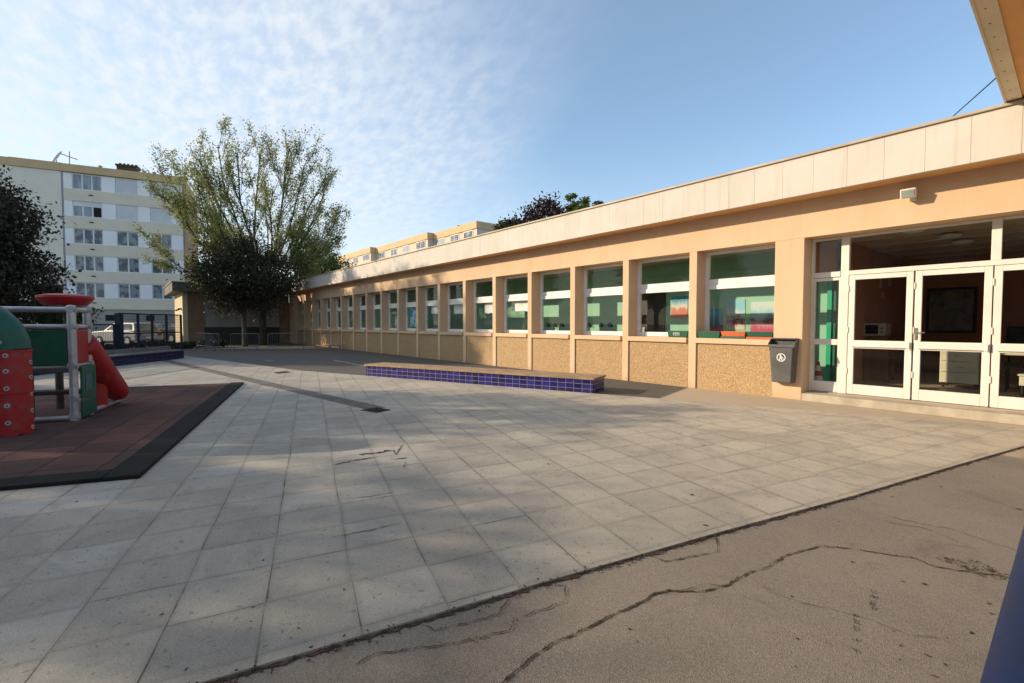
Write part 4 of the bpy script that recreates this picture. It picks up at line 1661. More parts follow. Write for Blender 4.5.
# ================================================================== trees
def leaves_obj(name, pts, size, m, parent, org, seed=0, aspect=0.6, droop=0.0):
    rg = np.random.default_rng(seed)
    n = len(pts)
    P = np.asarray(pts, float) - np.asarray(org, float)
    d = rg.normal(size=(n, 3))
    d[:, 2] -= droop
    d /= np.linalg.norm(d, axis=1)[:, None]
    e = rg.normal(size=(n, 3))
    e -= d * (d * e).sum(1)[:, None]
    e /= np.linalg.norm(e, axis=1)[:, None]
    s_ = size * rg.uniform(.6, 1.3, n)[:, None]
    nrm = np.cross(d, e)
    V = np.empty((n, 4, 3))
    V[:, 0] = P - d * s_ * .5
    V[:, 1] = P + e * s_ * aspect * .5 + nrm * s_ * .08
    V[:, 2] = P + d * s_ * .5
    V[:, 3] = P - e * s_ * aspect * .5 + nrm * s_ * .08
    me = bpy.data.meshes.new(name)
    me.vertices.add(n * 4)
    me.loops.add(n * 4)
    me.polygons.add(n)
    me.vertices.foreach_set('co', V.reshape(-1))
    me.loops.foreach_set('vertex_index', np.arange(n * 4, dtype=np.int32))
    me.polygons.foreach_set('loop_start', np.arange(0, n * 4, 4, dtype=np.int32))
    me.materials.append(m)
    me.update()
    ob = bpy.data.objects.new(name, me)
    COL.objects.link(ob)
    ob.parent = parent
    return ob


def grow(b, rn, p, d, length, r, level, maxlev, tips, spread, up, sub=4, kids=(3, 5), shrink=.62, lift=0.15):
    pts, rs = [p], [r]
    dcur = d.normalized()
    for i in range(sub):
        dcur = (dcur + Vector((rn.gauss(0, .10), rn.gauss(0, .10), rn.gauss(0, .06) + up * .10))).normalized()
        pts.append(pts[-1] + dcur * length / sub)
        rs.append(r * (1 - .55 * (i + 1) / sub))
    b.tube(pts, rs, 7 if level < 2 else 4, caps=False)
    if level >= 2:
        for i in range(1, len(pts)):
            tips.append((pts[i], level))
            tips.append((pts[i - 1].lerp(pts[i], .5), level))
    if level >= maxlev:
        return
    for k in range(rn.randint(*kids)):
        t = rn.uniform(.35, 1.0)
        idx = min(int(t * sub), sub - 1)
        q = pts[idx].lerp(pts[idx + 1], t * sub - idx)
        dl = (pts[idx + 1] - pts[idx]).normalized()
        side = Vector((rn.gauss(0, 1), rn.gauss(0, 1), rn.gauss(0, .5) + lift))
        side = (side - dl * side.dot(dl)).normalized()
        nd = (dl * math.cos(spread) + side * math.sin(spread) * rn.uniform(.6, 1.2)).normalized()
        grow(b, rn, q, nd, length * shrink * rn.uniform(.75, 1.15), max(rs[idx] * .55, .008), level + 1, maxlev, tips, spread, up, max(2, sub - 1), kids, shrink, lift)


# tall thin-leaved tree in front of the rear wing
def airy_tree():
    loc = (-33.6, 7.0, 0)
    t = thing('tall_tree', 'tall airy spring tree with thin young leaves and fanned bare branches before the rear wing', 'tree', loc)
    rn = random.Random(21)
    b = MB()
    base = Vector(loc)
    b.tube([base, base + Vector((.05, 0, 1.0)), base + Vector((.0, .06, 2.3))], [.25, .20, .19], 10, caps=False)
    tips = []
    fork = base + Vector((0, .06, 2.2))
    ns = 32
    cen = base + Vector((0, 0, 7.7))
    for i in range(ns):
        a = 2.39996 * i + rn.uniform(-.2, .2)
        f = (i + .5) / ns
        ze = 1.0 - 1.32 * f                      # from the top of the crown to below its middle
        re = math.sqrt(max(0, 1 - ze * ze))
        end = cen + Vector((5.8 * re * math.cos(a), 5.8 * re * math.sin(a), 6.0 * ze))
        st_ = fork + Vector((0, 0, rn.uniform(-.3, 1.0)))
        d = end - st_
        L = d.length * rn.uniform(.80, .95)
        d = d.normalized() + Vector((0, 0, -.10))
        grow(b, rn, st_, d, L, (.07 if f < .5 else .05), 1, 3, tips, R(26), .40, 7, (9, 12), .25)
    b.build('trunk', M_BARK2, t, loc)
    rg = np.random.default_rng(3)
    P = []
    for p, l in tips:
        k = 2 if l == 2 else 3
        rel = (p.z - 3) / 10
        for j in range(rg.integers(0, k + 0) if rel > .2 else rg.integers(0, k + 1)):
            P.append((p.x + rg.normal(0, .16), p.y + rg.normal(0, .16), p.z + rg.normal(0, .16))) if rg.random() < .45 else None
            P.append((p.x + rg.normal(0, .13), p.y + rg.normal(0, .13), p.z + rg.normal(0, .13)))
    print('airy leaves', len(P))
    leaves_obj('crown', P, .118, leaf_mat('spring_leaves', (.30, .32, .11), (.19, .22, .07), .48), t, loc, 4)


airy_tree()


def clump_tree(name, label, loc, trunk_r, h_trunk, blobs, nleaf, size, m, seed, gap=.5, cat='tree', sigma=.30):
    """blobs: (dx, dy, z, rx, ry, rz); leaves gather in clumps spread through the blobs"""
    t = thing(name, label, cat, loc)
    rn = random.Random(seed)
    rg = np.random.default_rng(seed)
    b = MB()
    base = Vector(loc)
    top = base + Vector((rn.uniform(-.1, .1), rn.uniform(-.1, .1), h_trunk))
    b.tube([base, base.lerp(top, .5) + Vector((.04, .03, 0)), top], [trunk_r, trunk_r * .8, trunk_r * .65], 9, caps=False)
    P = []
    tot = sum(x[3] * x[4] * x[5] for x in blobs)
    for bl in blobs:
        frac = bl[3] * bl[4] * bl[5] / tot
        c = base + Vector((bl[0], bl[1], bl[2]))
        nc = max(6, int(frac * nleaf / 60))
        for i in range(nc):
            u = rg.normal(size=3)
            u /= np.linalg.norm(u)
            rr = rg.uniform(.25, 1.0) ** .5
            cc = np.array(c) + u * rr * np.array(bl[3:6])
            k = int(60 * rg.uniform(.5, 1.5))
            sg = sigma * rg.uniform(.6, 1.3)
            P.append(cc + rg.normal(size=(k, 3)) * np.array([sg, sg, sg * .6]))
            if i % 5 == 0:
                pc_ = Vector(tuple(cc))
                mid = top.lerp(pc_, .5) + Vector((0, 0, .1))
                b.tube([top - Vector((0, 0, rn.uniform(0, .3) * h_trunk)), mid, pc_], [trunk_r * .3, trunk_r * .18, .01], 5, caps=False)
    b.build('trunk', M_BARK, t, loc)
    P = np.concatenate(P)
    P = P[P[:, 2] > .1]
    leaves_obj('crown', P, size, m, t, loc, seed + 1, .65)
    return t


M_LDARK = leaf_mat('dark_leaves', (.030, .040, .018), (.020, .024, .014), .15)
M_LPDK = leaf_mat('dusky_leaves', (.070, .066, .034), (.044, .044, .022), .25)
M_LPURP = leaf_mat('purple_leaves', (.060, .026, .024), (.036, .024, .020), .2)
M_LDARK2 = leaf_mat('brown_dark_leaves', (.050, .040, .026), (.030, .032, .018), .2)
M_LFRESH = leaf_mat('fresh_green_leaves', (.105, .15, .030), (.065, .105, .020), .35)
M_LOLIVE = leaf_mat('olive_leaves', (.050, .062, .022), (.034, .044, .017), .25)

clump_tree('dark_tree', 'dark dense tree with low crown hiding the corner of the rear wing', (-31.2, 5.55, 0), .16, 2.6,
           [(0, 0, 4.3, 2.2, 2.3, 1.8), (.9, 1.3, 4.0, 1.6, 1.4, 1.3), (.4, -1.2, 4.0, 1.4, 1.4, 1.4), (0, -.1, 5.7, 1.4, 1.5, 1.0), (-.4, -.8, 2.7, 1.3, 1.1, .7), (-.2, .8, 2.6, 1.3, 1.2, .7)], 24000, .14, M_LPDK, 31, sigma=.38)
clump_tree('green_tree', 'bright green bushy tree rising behind the left end of the school roof', (-39.5, 12.2, 0), .2, 3.2,
           [(0, 0, 6.0, 2.2, 2.2, 1.9), (.8, 1.4, 5.4, 1.6, 1.6, 1.5)], 9000, .17, M_LFRESH, 41)
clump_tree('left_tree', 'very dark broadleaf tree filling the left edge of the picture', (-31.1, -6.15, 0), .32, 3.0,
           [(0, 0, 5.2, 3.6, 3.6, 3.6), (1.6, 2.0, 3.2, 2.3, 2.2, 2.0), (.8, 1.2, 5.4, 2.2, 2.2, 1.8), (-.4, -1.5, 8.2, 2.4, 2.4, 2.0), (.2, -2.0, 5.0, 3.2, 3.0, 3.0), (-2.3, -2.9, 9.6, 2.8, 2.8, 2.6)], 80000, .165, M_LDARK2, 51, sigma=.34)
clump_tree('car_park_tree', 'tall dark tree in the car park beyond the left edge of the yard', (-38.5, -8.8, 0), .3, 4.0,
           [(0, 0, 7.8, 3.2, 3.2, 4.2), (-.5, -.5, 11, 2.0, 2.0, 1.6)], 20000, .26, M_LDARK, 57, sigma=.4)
clump_tree('bush', 'olive green bush below the dark tree at the left edge', (-33.6, -3.2, 0), .08, .9, [(0, 0, 1.5, 1.9, 1.9, 1.3), (.4, .9, 1.9, 1.2, 1.2, 1.0)], 7000, .14, M_LOLIVE, 52, cat='bush', sigma=.2)
# trees to the left of the picture; their shade falls across the yard
clump_tree('yard_tree', 'broad dark tree at the left side of the yard, nearer the play frame', (-20.0, -11.2, 0), .22, 2.6,
           [(0, 0, 5.0, 2.7, 2.7, 2.4), (.5, 1, 6.8, 1.7, 1.7, 1.3)], 13000, .20, M_LDARK, 61)
clump_tree('yard_tree', 'slim olive tree at the far left side of the yard', (-17.0, -14.2, 0), .18, 3.0,
           [(0, 0, 6.0, 1.7, 1.7, 2.3)], 6000, .20, M_LOLIVE, 62)
# behind the school roof
clump_tree('purple_tree', 'purple-leaved tree top showing above the school roof', (-21.6, 20.5, 0), .22, 5.5,
           [(0, 0, 7.6, 1.6, 1.4, 1.2), (-.9, 0, 7.2, 1.0, 1.0, .8), (.9, 0, 7.2, 1.0, 1.0, .7), (.25, 0, 8.6, .65, .6, .5)], 6000, .19, M_LPURP, 71)
clump_tree('purple_shrub', 'small ragged purple tree top left of the big one above the school roof', (-24.6, 20.5, 0), .1, 5.5,
           [(0, 0, 7.3, .9, .8, .55), (-.9, 0, 7.1, .7, .7, .4), (.1, 0, 7.9, .25, .25, .3)], 1500, .18, M_LPURP, 72)
clump_tree('poplar', 'taller of two narrow fresh green tree tops above the school roof', (-18.85, 20, 0), .1, 5.5, [(0, 0, 8.1, .26, .26, 1.0), (.15, 0, 7.7, .35, .3, .5)], 1100, .17, M_LFRESH, 73, sigma=.13)
clump_tree('poplar', 'shorter of two narrow fresh green tree tops above the school roof', (-17.95, 20, 0), .1, 5.5, [(0, 0, 7.8, .38, .35, .6)], 800, .17, M_LFRESH, 74, sigma=.13)
clump_tree('sapling', 'tiny twiggy tree top right of the poplars above the school roof', (-16.8, 20, 0), .05, 6.5, [(0, 0, 7.75, .18, .18, .3)], 160, .15, M_LOLIVE, 75, sigma=.12)

# ================================================================== apartment block
APT = (-65.32, -4.17)
apt = thing('apartment_block', 'five storey cream apartment block with ochre roof band and white panels between windows', 'apartment block', (APT[0], APT[1], 0), R(77))
M_ACREAM = surf('apartment_cream', (.80, .74, .63), (.75, .69, .585), .6, .85)
M_ABAND = surf('apartment_band', (.76, .675, .545), (.71, .63, .505), .6, .85)
M_AOCHRE = surf('apartment_ochre', (.62, .45, .25), (.57, .41, .225), .6, .8)
M_AWHITE = surf('apartment_white_panel', (.88, .88, .88), (.84, .84, .85), .6, .7)
M_AGREY = surf('apartment_ground_floor', (.40, .37, .32), (.32, .30, .26), .6, .85)
M_SHUT = surf('roller_shutter', (.72, .73, .74), (.66, .67, .69), .8, .6)
M_CURT = surf('net_curtain', (.36, .42, .48), (.22, .26, .31), 2.0, .6, stretch=(2, 2, .3))
b = MB()
b.box(.02, 9.9, .16, 10.0, 0, 16.60)
b.build('core', M_ABAND, apt)
b = MB()
b.box(-15, -.12, .02, 10.0, 0, 16.6)
b.build('blank_wall', M_ACREAM, apt)
b = MB()
b.box(9.905, 10.05, .0, 10.05, 0, 16.6)
b.build('end_wall', surf('apartment_end', (.36, .25, .16), (.32, .22, .14), .6, .85), apt)
b = MB()
b.box(-3.9, -.02, -.10, 10.1, 16.62, 17.42)
b.box(0, 10.1, -.16, 10.1, 16.62, 17.38)
b.box(-15, -3.93, .0, 10.1, 16.62, 17.40)
b.build('roof_band', M_AOCHRE, apt)
b = MB()
b.box(-.10, .01, .30, .6, 0, 16.6)
b.box(-.09, .0, .05, .12, 0, 16.6)
b.build('downpipe_recess', surf('apartment_bluegrey', (.35, .38, .42), (.31, .34, .38), .6, .6), apt)
cols = [(.70, 3.02, 3), (4.12, 5.96, 2), (7.0, 8.85, 2)]
wtop, wbot, per = 16.55, 14.98, 2.735
for r_ in range(5):
    zt, zb = wtop - per * r_, wbot - per * r_
    q = MB()
    q.box(.03, 9.895, .0, .155, zb - 1.17, zb - .01)
    q.build('floor_band', M_ABAND, apt)
    edges = [.03] + [e_ for c in cols for e_ in (c[0], c[1])] + [9.895]
    for i in range(0, len(edges), 2):
        q = MB()
        q.box(edges[i], edges[i + 1], .05, .155, zb, zt)
        q.build('white_panel', M_AWHITE, apt)
    for ci, (sa, sb, np_) in enumerate(cols):
        closed = (r_ in (0, 1) and ci > 0)
        q = MB()
        q.box(sa + .02, sb - .02, .10, .158, zb + .0, zb + .07)
        q.box(sa + .02, sb - .02, .10, .158, zt - .10, zt)
        pw = (sb - sa - .04) / np_
        for i in range(np_ + 1):
            xx = sa + .02 + pw * i
            q.box(max(sa + .02, xx - .06), min(sb - .02, xx + .06), .10, .158, zb + .071, zt - .101)
        fr_ = q.build('window', M_WFRAME, apt)
        if closed:
            q = MB()
            nsl = 12
            for i in range(nsl):
                za = zb + .075 + (zt - zb - .18) * i / nsl
                q.box(sa + .05, sb - .05, .085, .099, za, za + (zt - zb - .18) / nsl - .012)
            q.build('shutter', M_SHUT, fr_)
        else:
            for i in range(np_):
                q = MB()
                xx = sa + .02 + pw * i
                q.box(xx + .061, xx + pw - .061, .125, .14, zb + .072, zt - .102)
                mm = M_CURT if (r_ in (0, 1) and ci == 0 and not (r_ == 1 and i == 2)) else (M_BLACK if (r_ == 1 and i == 2) else M_DGLASS)
                q.build('pane', mm, fr_)
            if r_ == 1 and ci == 0:
                q = MB()
                q.box(sa + .05, sb - .05, .085, .099, zt - .52, zt - .05)
                q.build('shutter', M_SHUT, fr_)
    q = MB()
    q.box(2.0, 2.32, -.05, -.002, zb - .56, zb - .46)
    q.build('vent', M_BLACK, apt)
b = MB()
b.box(.02, 9.9, .10, .155, 0, 2.85)
b.build('ground_floor_wall', M_AGREY, apt)
for s_, w_, h0, h1 in ((-2.6, 2.4, 0, 5.3),):
    b = MB()
    b.box(s_, s_ + w_, -.02, .01, h0, h1)
    b.build('entrance_recess', surf('entrance_brown', (.07, .05, .035), (.05, .036, .026), .8, .8), apt)
for s_ in (3.0, 6.4):
    b = MB()
    b.box(s_, s_ + .7, .06, .098, 1.7, 2.3)
    b.build('basement_window', M_BLACK, apt)
b = MB()
b.box(3.6, 5.4, 3.0, 4.2, 17.3, 18.6)
b.box(3.5, 5.5, 2.9, 4.3, 18.62, 18.78)
for i in range(5):
    b.cyl((3.8 + .35 * i, 3.6, 18.78), (3.8 + .35 * i, 3.6, 19.05), .12, n=10)
b.build('chimney', surf('chimney_brown', (.085, .06, .045), (.06, .045, .034), 1, .85), apt)
for s_ in (2.6, 6.3, 7.2, 7.9):
    b = MB()
    b.cyl((s_, 1.5, 17.3), (s_, 1.5, 17.85), .14, n=10)
    b.lathe((s_, 1.5, 17.86), [(.2, 0), (.2, .06), (.05, .16)], 10)
    b.build('roof_vent', M_AGREY, apt)


def apt_pt(s_, d_, z):
    a = R(77)
    return (APT[0] + math.cos(a) * s_ - math.sin(a) * d_, APT[1] + math.sin(a) * s_ + math.cos(a) * d_, z)


dish = thing('satellite_dish', 'pale satellite dish seen edge-on on the apartment roof', 'satellite dish', apt_pt(-.7, 1.0, 17.4))
b = MB()
b.cyl((0, 0, 0), (0, 0, .5), .04)
b.build('mast', M_GALV, dish)
b = MB()
dn3 = Vector((.35, .9, -.45)).normalized()
a_ = Vector((-.30, -.30, .93))
a_ = (a_ - dn3 * a_.dot(dn3)).normalized()
c_ = dn3.cross(a_)
vs, fs = [], []
for ring in range(5):
    rr = ring / 4
    for j in range(20):
        th = 2 * math.pi * j / 20
        for off in (0,):
            vs.append(Vector((0, 0, .75)) + a_ * (.85 * rr * math.cos(th)) + c_ * (.20 * rr * math.sin(th)) + dn3 * (-.16 * (1 - rr * rr)))
for ring in range(4):
    for j in range(20):
        fs.append((ring * 20 + j, ring * 20 + (j + 1) % 20, (ring + 1) * 20 + (j + 1) % 20, (ring + 1) * 20 + j))
b.add(vs, fs)
do = b.build('reflector', M_SHUT, dish, smooth=True)
sm_ = do.modifiers.new('thick', 'SOLIDIFY')
sm_.thickness = .04


def antenna(loc, h, tilt, label, arms=5, yaw=0):
    t = thing('tv_antenna', label, 'antenna', loc, yaw, 'antennas on the apartment roof')
    q = MB()
    q.cyl((0, 0, 0), (tilt * h, 0, h), .035, n=6)
    q.build('mast', M_BLACK, t)
    q = MB()
    q.cyl((tilt * h - .7, 0, h * .62 + .25), (tilt * h + .6, 0, h * .62 - .15), .03, n=6)
    for i in range(arms):
        x = tilt * h - .6 + 1.1 * i / (arms - 1)
        q.cyl((x, -.28, h * .62 + .2 - .3 * i / (arms - 1)), (x, .28, h * .62 + .2 - .3 * i / (arms - 1)), .018, n=5)
    q.build('dipoles', M_BLACK, t)


antenna(apt_pt(.4, .6, 17.3), 1.5, .02, 'black upright antenna at the left of the apartment windows roof', yaw=R(80))
antenna(apt_pt(8.6, .8, 17.3), 1.9, .30, 'leaning antenna at the right end of the apartment roof', 4, yaw=R(77))

# ================================================================== long housing row behind the school
row = thing('housing_row', 'long sunlit ochre apartment row stepping back behind the school roof', 'apartment block', (-100, 45, 0))
RO = (-100, 45, 0)
M_RPALE = surf('row_pale_wall', (.62, .54, .44), (.57, .50, .41), .5, .8)
secs_ = [(-76.9, -63.2, 45.0, 3), (-99.5, -76.9, 43.7, 4), (-122, -99.5, 42.4, 4), (-150, -122, 41.1, 5)]
for i, (xa, xb, yf, nw) in enumerate(secs_):
    q = MB()
    q.box(xa, xb - .01, yf, 57 + i * .1, 0, 16.95)
    q.build('wall', M_RPALE, row, RO)
    q = MB()
    q.box(xa - .0, xb + .12, yf - .18, 57.2 + i * .1, 16.96, 18.12 + .03 * i)
    q.build('roof_band', M_AOCHRE, row, RO)
    step = (xb - xa) / nw
    for r_ in range(3):
        zb_ = 15.45 - r_ * 2.75
        for j in range(nw):
            wx = xa + step * (j + .5) + (0.2 if j % 2 else -.2)
            ww = 1.35 if j % 3 else 1.7
            q = MB()
            q.box(wx - ww, wx + ww, yf - .07, yf - .002, zb_, zb_ + .10)
            q.box(wx - ww, wx + ww, yf - .07, yf - .002, zb_ + 1.30, zb_ + 1.42)
            for xx in (wx - ww, wx - .04, wx + ww - .09):
                q.box(xx, xx + .09, yf - .07, yf - .002, zb_ + .101, zb_ + 1.299)
            fr_ = q.build('window', M_WFRAME, row, RO)
            q = MB()
            q.box(wx - ww + .09, wx + ww - .09, yf - .03, yf - .004, zb_ + .102, zb_ + 1.298)
            q.build('pane', M_DGLASS if (i + j) % 3 else M_CURT, fr_, RO)
b = MB()
b.cyl((-92, 46, 18.1), (-92, 46, 18.9), .2, n=8)
b.cyl((-70, 46, 18.1), (-70, 46, 18.6), .3, n=8)
b.box(-69, -67.8, 47, 48, 18.1, 18.7)
b.build('chimney', MATS['chimney_brown'], row, RO)
clump_tree('creeper_tree', 'olive green tree at the right end of the distant housing row', (-51.5, 43.0, 0), .3, 10, [(0, 0, 14.9, 2.8, 1.5, 1.2)], 2200, .42, M_LOLIVE, 81, sigma=.5)

# ================================================================== low tiled wall, fence, cars on the left
W0 = Vector((-22.41, 1.87, 0))
WD = Vector((.8175, -.576, 0))
WN = Vector((-.576, -.8175, 0))            # away from the yard
low = thing('tiled_wall', 'low seat wall with navy blue tiles along the left edge of the yard', 'wall', tuple(W0 + WD * 5))


def wbox(q, s0, s1, n0, n1, z0, z1):
    P = [W0 + WD * s0 + WN * n0, W0 + WD * s1 + WN * n0, W0 + WD * s1 + WN * n1, W0 + WD * s0 + WN * n1]
    q.prism([(p.x, p.y) for p in P], z0, z1)


b = MB()
wbox(b, 0, 12, 0, .45, 0, .315)
b.build('base', M_TILE2, low, low.location, bevel=.004)
b = MB()
wbox(b, -.02, 12, -.03, .50, .318, .36)
wbox(b, -.02, 12, .502, .60, 0, .50)
b.build('coping', surf('coping_grey', (.19, .18, .155), (.14, .135, .12), 3, .85), low, low.location, bevel=.006)
fen = thing('mesh_fence', 'tall navy blue mesh fence standing behind the low tiled wall', 'fence', tuple(W0 + WD * 2 + WN * .75))
FNO = fen.location
FS = [(-1.08, .028), (-.16, .03), (.67, .03), (1.41, .03), (2.32, .085)]
for s_, r_ in FS:
    q = MB()
    p = W0 + WD * s_ + WN * .72
    q.obox((p.x, p.y, .86), (WD, WN, (0, 0, 1)), (r_, r_, .86))
    q.build('post', M_NAVY, fen, FNO)
b = MB()
for z in (.06, 1.02, 1.715):
    p0, p1 = W0 + WD * -1.08 + WN * .72, W0 + WD * 2.32 + WN * .72
    b.obox(((p0.x + p1.x) / 2, (p0.y + p1.y) / 2, z), (WD, WN, (0, 0, 1)), (1.70, .022, .022))
b.build('rail', M_NAVY, fen, FNO)
b = MB()
n_ = 68
for i in range(n_):
    p = W0 + WD * (-1.05 + 3.34 * i / n_) + WN * .72
    b.cyl((p.x, p.y, .08), (p.x, p.y, 1.70), .0055, n=4, caps=False)
for i in range(15):
    z = .16 + i * .105
    p0, p1 = W0 + WD * -1.06 + WN * .72, W0 + WD * 2.3 + WN * .72
    b.cyl((p0.x, p0.y, z), (p1.x, p1.y, z), .005, n=4, caps=False)
b.build('mesh_panel', M_NAVY, fen, FNO)
gt = thing('low_gate', 'lower navy blue mesh gate left of the tall fence post', 'gate', tuple(W0 + WD * 4 + WN * .75))
b = MB()
for s_ in (2.5, 3.6, 5.2, 6.8):
    p = W0 + WD * s_ + WN * .74
    b.obox((p.x, p.y, .68), (WD, WN, (0, 0, 1)), (.035, .035, .68))
for z in (.15, .75, 1.33):
    p = W0 + WD * 4.65 + WN * .74
    b.obox((p.x, p.y, z), (WD, WN, (0, 0, 1)), (2.12, .018, .022))
b.build('frame', M_NAVY, gt, gt.location)
b = MB()
for i in range(60):
    p = W0 + WD * (2.55 + 4.2 * i / 60) + WN * .74
    b.cyl((p.x, p.y, .15), (p.x, p.y, 1.32), .007, n=4, caps=False)
b.build('mesh_panel', M_NAVY, gt, gt.location)
# green bollard-like post box seen by the slide
hb = thing('hedge', 'dark clipped hedge behind the fence at the edge of the car park', 'hedge', (-29.6, -1.2, 0))
rg = np.random.default_rng(9)
P = []
for i in range(6000):
    s_ = rg.uniform(-6.0, 3.0)
    n_ = rg.uniform(-.45, .45)
    z = rg.uniform(.03, .42) + .06 * math.sin(s_ * 2.1)
    q = Vector((-29.6, -1.2, 0)) + Vector((.42, -.907, 0)) * (s_ - .4) + Vector((.907, .42, 0)) * n_
    P.append((q.x, q.y, z))
leaves_obj('foliage', P, .12, M_LDARK, hb, (-29.6, -1.2, 0), 10)
q = MB()
for i in range(14):
    p = Vector((-29.6, -1.2, 0)) + Vector((.42, -.907, 0)) * (-6.0 + i * .65)
    q.tube([(p.x, p.y, 0), (p.x + .05, p.y, .2), (p.x - .03, p.y, .40)], [.03, .02, .01], 5, caps=False)
q.build('stems', M_BARK, hb, (-29.6, -1.2, 0))


def car(label, loc, rz, paint):
    t = thing('parked_car', label, 'car', loc, rz, 'cars parked behind the fence')
    q = MB()
    low_ = [(-2.0, .35), (-2.05, .62), (-1.95, .86), (-.95, .93), (1.35, .93), (1.85, .88), (2.0, .70), (2.0, .35), (1.62, .30), (1.55, .52), (1.28, .62), (1.0, .52), (.92, .28),
            (-.92, .28), (-1.0, .52), (-1.28, .62), (-1.55, .52), (-1.62, .30)]
    n = len(low_)
    vs = []
    for yy, ins in ((-.84, .05), (-.80, 0), (.80, 0), (.84, .05)):
        for x, z in low_:
            vs.append((x * (1 - ins * .2), yy, z + (ins * .3 if z < .4 else -ins * .2)))
    # centre outline first and last rows are the flanks
    rows = [vs[n:2 * n], vs[:n]]
    V = vs
    fs = []
    order = [0, 1, 2, 3]
    for a in range(3):
        for i in range(n):
            fs.append((a * n + i, a * n + (i + 1) % n, (a + 1) * n + (i + 1) % n, (a + 1) * n + i))
    fs += [tuple(range(n - 1, -1, -1)), tuple(range(3 * n, 4 * n))]
    q.add(V, fs)
    q.build('body', paint, t, bevel=.03)
    q = MB()
    roof = [(-1.0, .92), (-.25, 1.40), (.10, 1.46), (1.10, 1.46), (1.55, 1.36), (1.85, .92)]
    V = []
    for yy, k_ in ((-.78, 0), (.78, 0)):
        pass
    def ring(z, xa, xb, w):
        return [(xa, -w, z), (xb, -w, z), (xb, w, z), (xa, w, z)]
    V = ring(.925, -1.0, 1.86, .78) + ring(1.40, -.28, 1.58, .62) + ring(1.47, .02, 1.25, .54)
    q.add(V, [(0, 1, 5, 4), (1, 2, 6, 5), (2, 3, 7, 6), (3, 0, 4, 7), (4, 5, 9, 8), (5, 6, 10, 9), (6, 7, 11, 10), (7, 4, 8, 11), (8, 9, 10, 11)])
    q.build('cabin', paint, t, bevel=.03)
    for s_ in (-1, 1):
        q = MB()
        q.add([(-.72, s_ * .775, .98), (.45, s_ * .775, .98), (.45, s_ * .66, 1.36), (-.20, s_ * .66, 1.36)], [(0, 1, 2, 3)])
        q.add([(.52, s_ * .775, .98), (1.62, s_ * .775, .98), (1.42, s_ * .66, 1.36), (.52, s_ * .66, 1.36)], [(0, 1, 2, 3)])
        q.build('side_window', M_DGLASS, t)
    q = MB()
    q.add([(-.95, -.68, .98), (-.95, .68, .98), (-.36, .58, 1.37), (-.36, -.58, 1.37)], [(0, 1, 2, 3)])
    q.build('windscreen', M_DGLASS, t)
    q = MB()
    q.add([(1.835, -.66, .99), (1.835, .66, .99), (1.62, .56, 1.36), (1.62, -.56, 1.36)], [(0, 1, 2, 3)])
    q.build('rear_window', M_DGLASS, t)
    for x in (-1.28, 1.28):
        for s_ in (-1, 1):
            q = MB()
            q.cyl((x, s_ * .66, .30), (x, s_ * .85, .30), .30, n=20)
            w_ = q.build('wheel', M_BLACK, t, bevel=.02)
            q = MB()
            q.cyl((x, s_ * .851, .30), (x, s_ * .857, .30), .19, n=16)
            q.build('rim', M_GALV, w_)
    for s_ in (-1, 1):
        q = MB()
        q.box(1.985, 2.025, s_ * .62 - .12, s_ * .62 + .12, .64, .82)
        q.build('tail_light', M_RED, t, bevel=.01)
        q = MB()
        q.box(-2.06, -1.99, s_ * .58 - .15, s_ * .58 + .15, .62, .76)
        q.build('headlight', M_PRINT, t, bevel=.01)
    q = MB()
    q.box(2.0, 2.03, -.26, .26, .46, .57)
    q.box(-2.07, -2.0, -.26, .26, .42, .53)
    q.build('number_plate', M_PRINT, t)
    return t


car('pale silver parked hatchback seen beyond the fence beside the thick fence post', (-38.8, .3, 0), R(32), surf('car_white', (.42, .43, .44), (.38, .39, .40), 1, .25))
car('dark parked hatchback seen beyond the fence near the rear wing', (-43.5, 2.6, 0), R(40), surf('car_dark', (.030, .032, .038), (.026, .028, .032), 1, .25))

# ================================================================== play frame
P1 = (-8.64, -.51, 0.046)
play = thing('play_frame', 'small climbing frame of steel posts with green panels, red hood and red slide', 'play equipment', P1, R(163.6))
# local x runs away from the camera, local y to the left
M_RDARK = surf('platform_board', (.10, .085, .075), (.07, .06, .055), 6, .7)


def pobj(q, name, m, parent=play, **kw):
    return q.build(name, m, parent, **kw)


for (x, y, z1) in ((0, 0, 1.53), (.48, 0, 1.53), (0, 1.55, 1.53), (.48, 1.55, 1.53), (.40, .62, .66), (1.25, .62, .66)):
    q = MB()
    q.cyl((x, y, 0), (x, y, z1), .048, n=16)
    q.lathe((x, y, z1), [(.050, -.02), (.050, .012), (.035, .026), (.005, .030)], 16)
    pobj(q, 'post', M_GALV if z1 > 1 else M_RDARK, smooth=True)
q = MB()
for z in (1.27, 1.50):
    q.cyl((0, 0, z), (0, 1.55, z), .034, n=12)
    q.cyl((0, 0, z), (.48, 0, z), .034, n=12)
    q.cyl((.48, 0, z), (.48, 1.55, z), .034, n=12)
for z in (.74, .30):
    q.cyl((0, 0, z), (.48, 0, z), .030, n=12)
q.cyl((0, 0, .04), (0, 1.2, .04), .034, n=12)
q.cyl((0, 0, .04), (1.62, 0, .04), .034, n=12)
pobj(q, 'rail', M_GALV, smooth=True)
q = MB()
q.cyl((.44, .03, .34), (.44, 1.55, .34), .030, n=12)
pobj(q, 'low_rail', M_RDARK, smooth=True)
q = MB()
q.cyl((-.052, 0, 0), (.052, 0, 0), .046, n=12)
q.cyl((0, -.052, 0), (0, .052, 0), .044, n=12)
clamp = pobj(q, 'clamp', M_GALV, smooth=True)
clamp.location = (0, 0, 1.27)
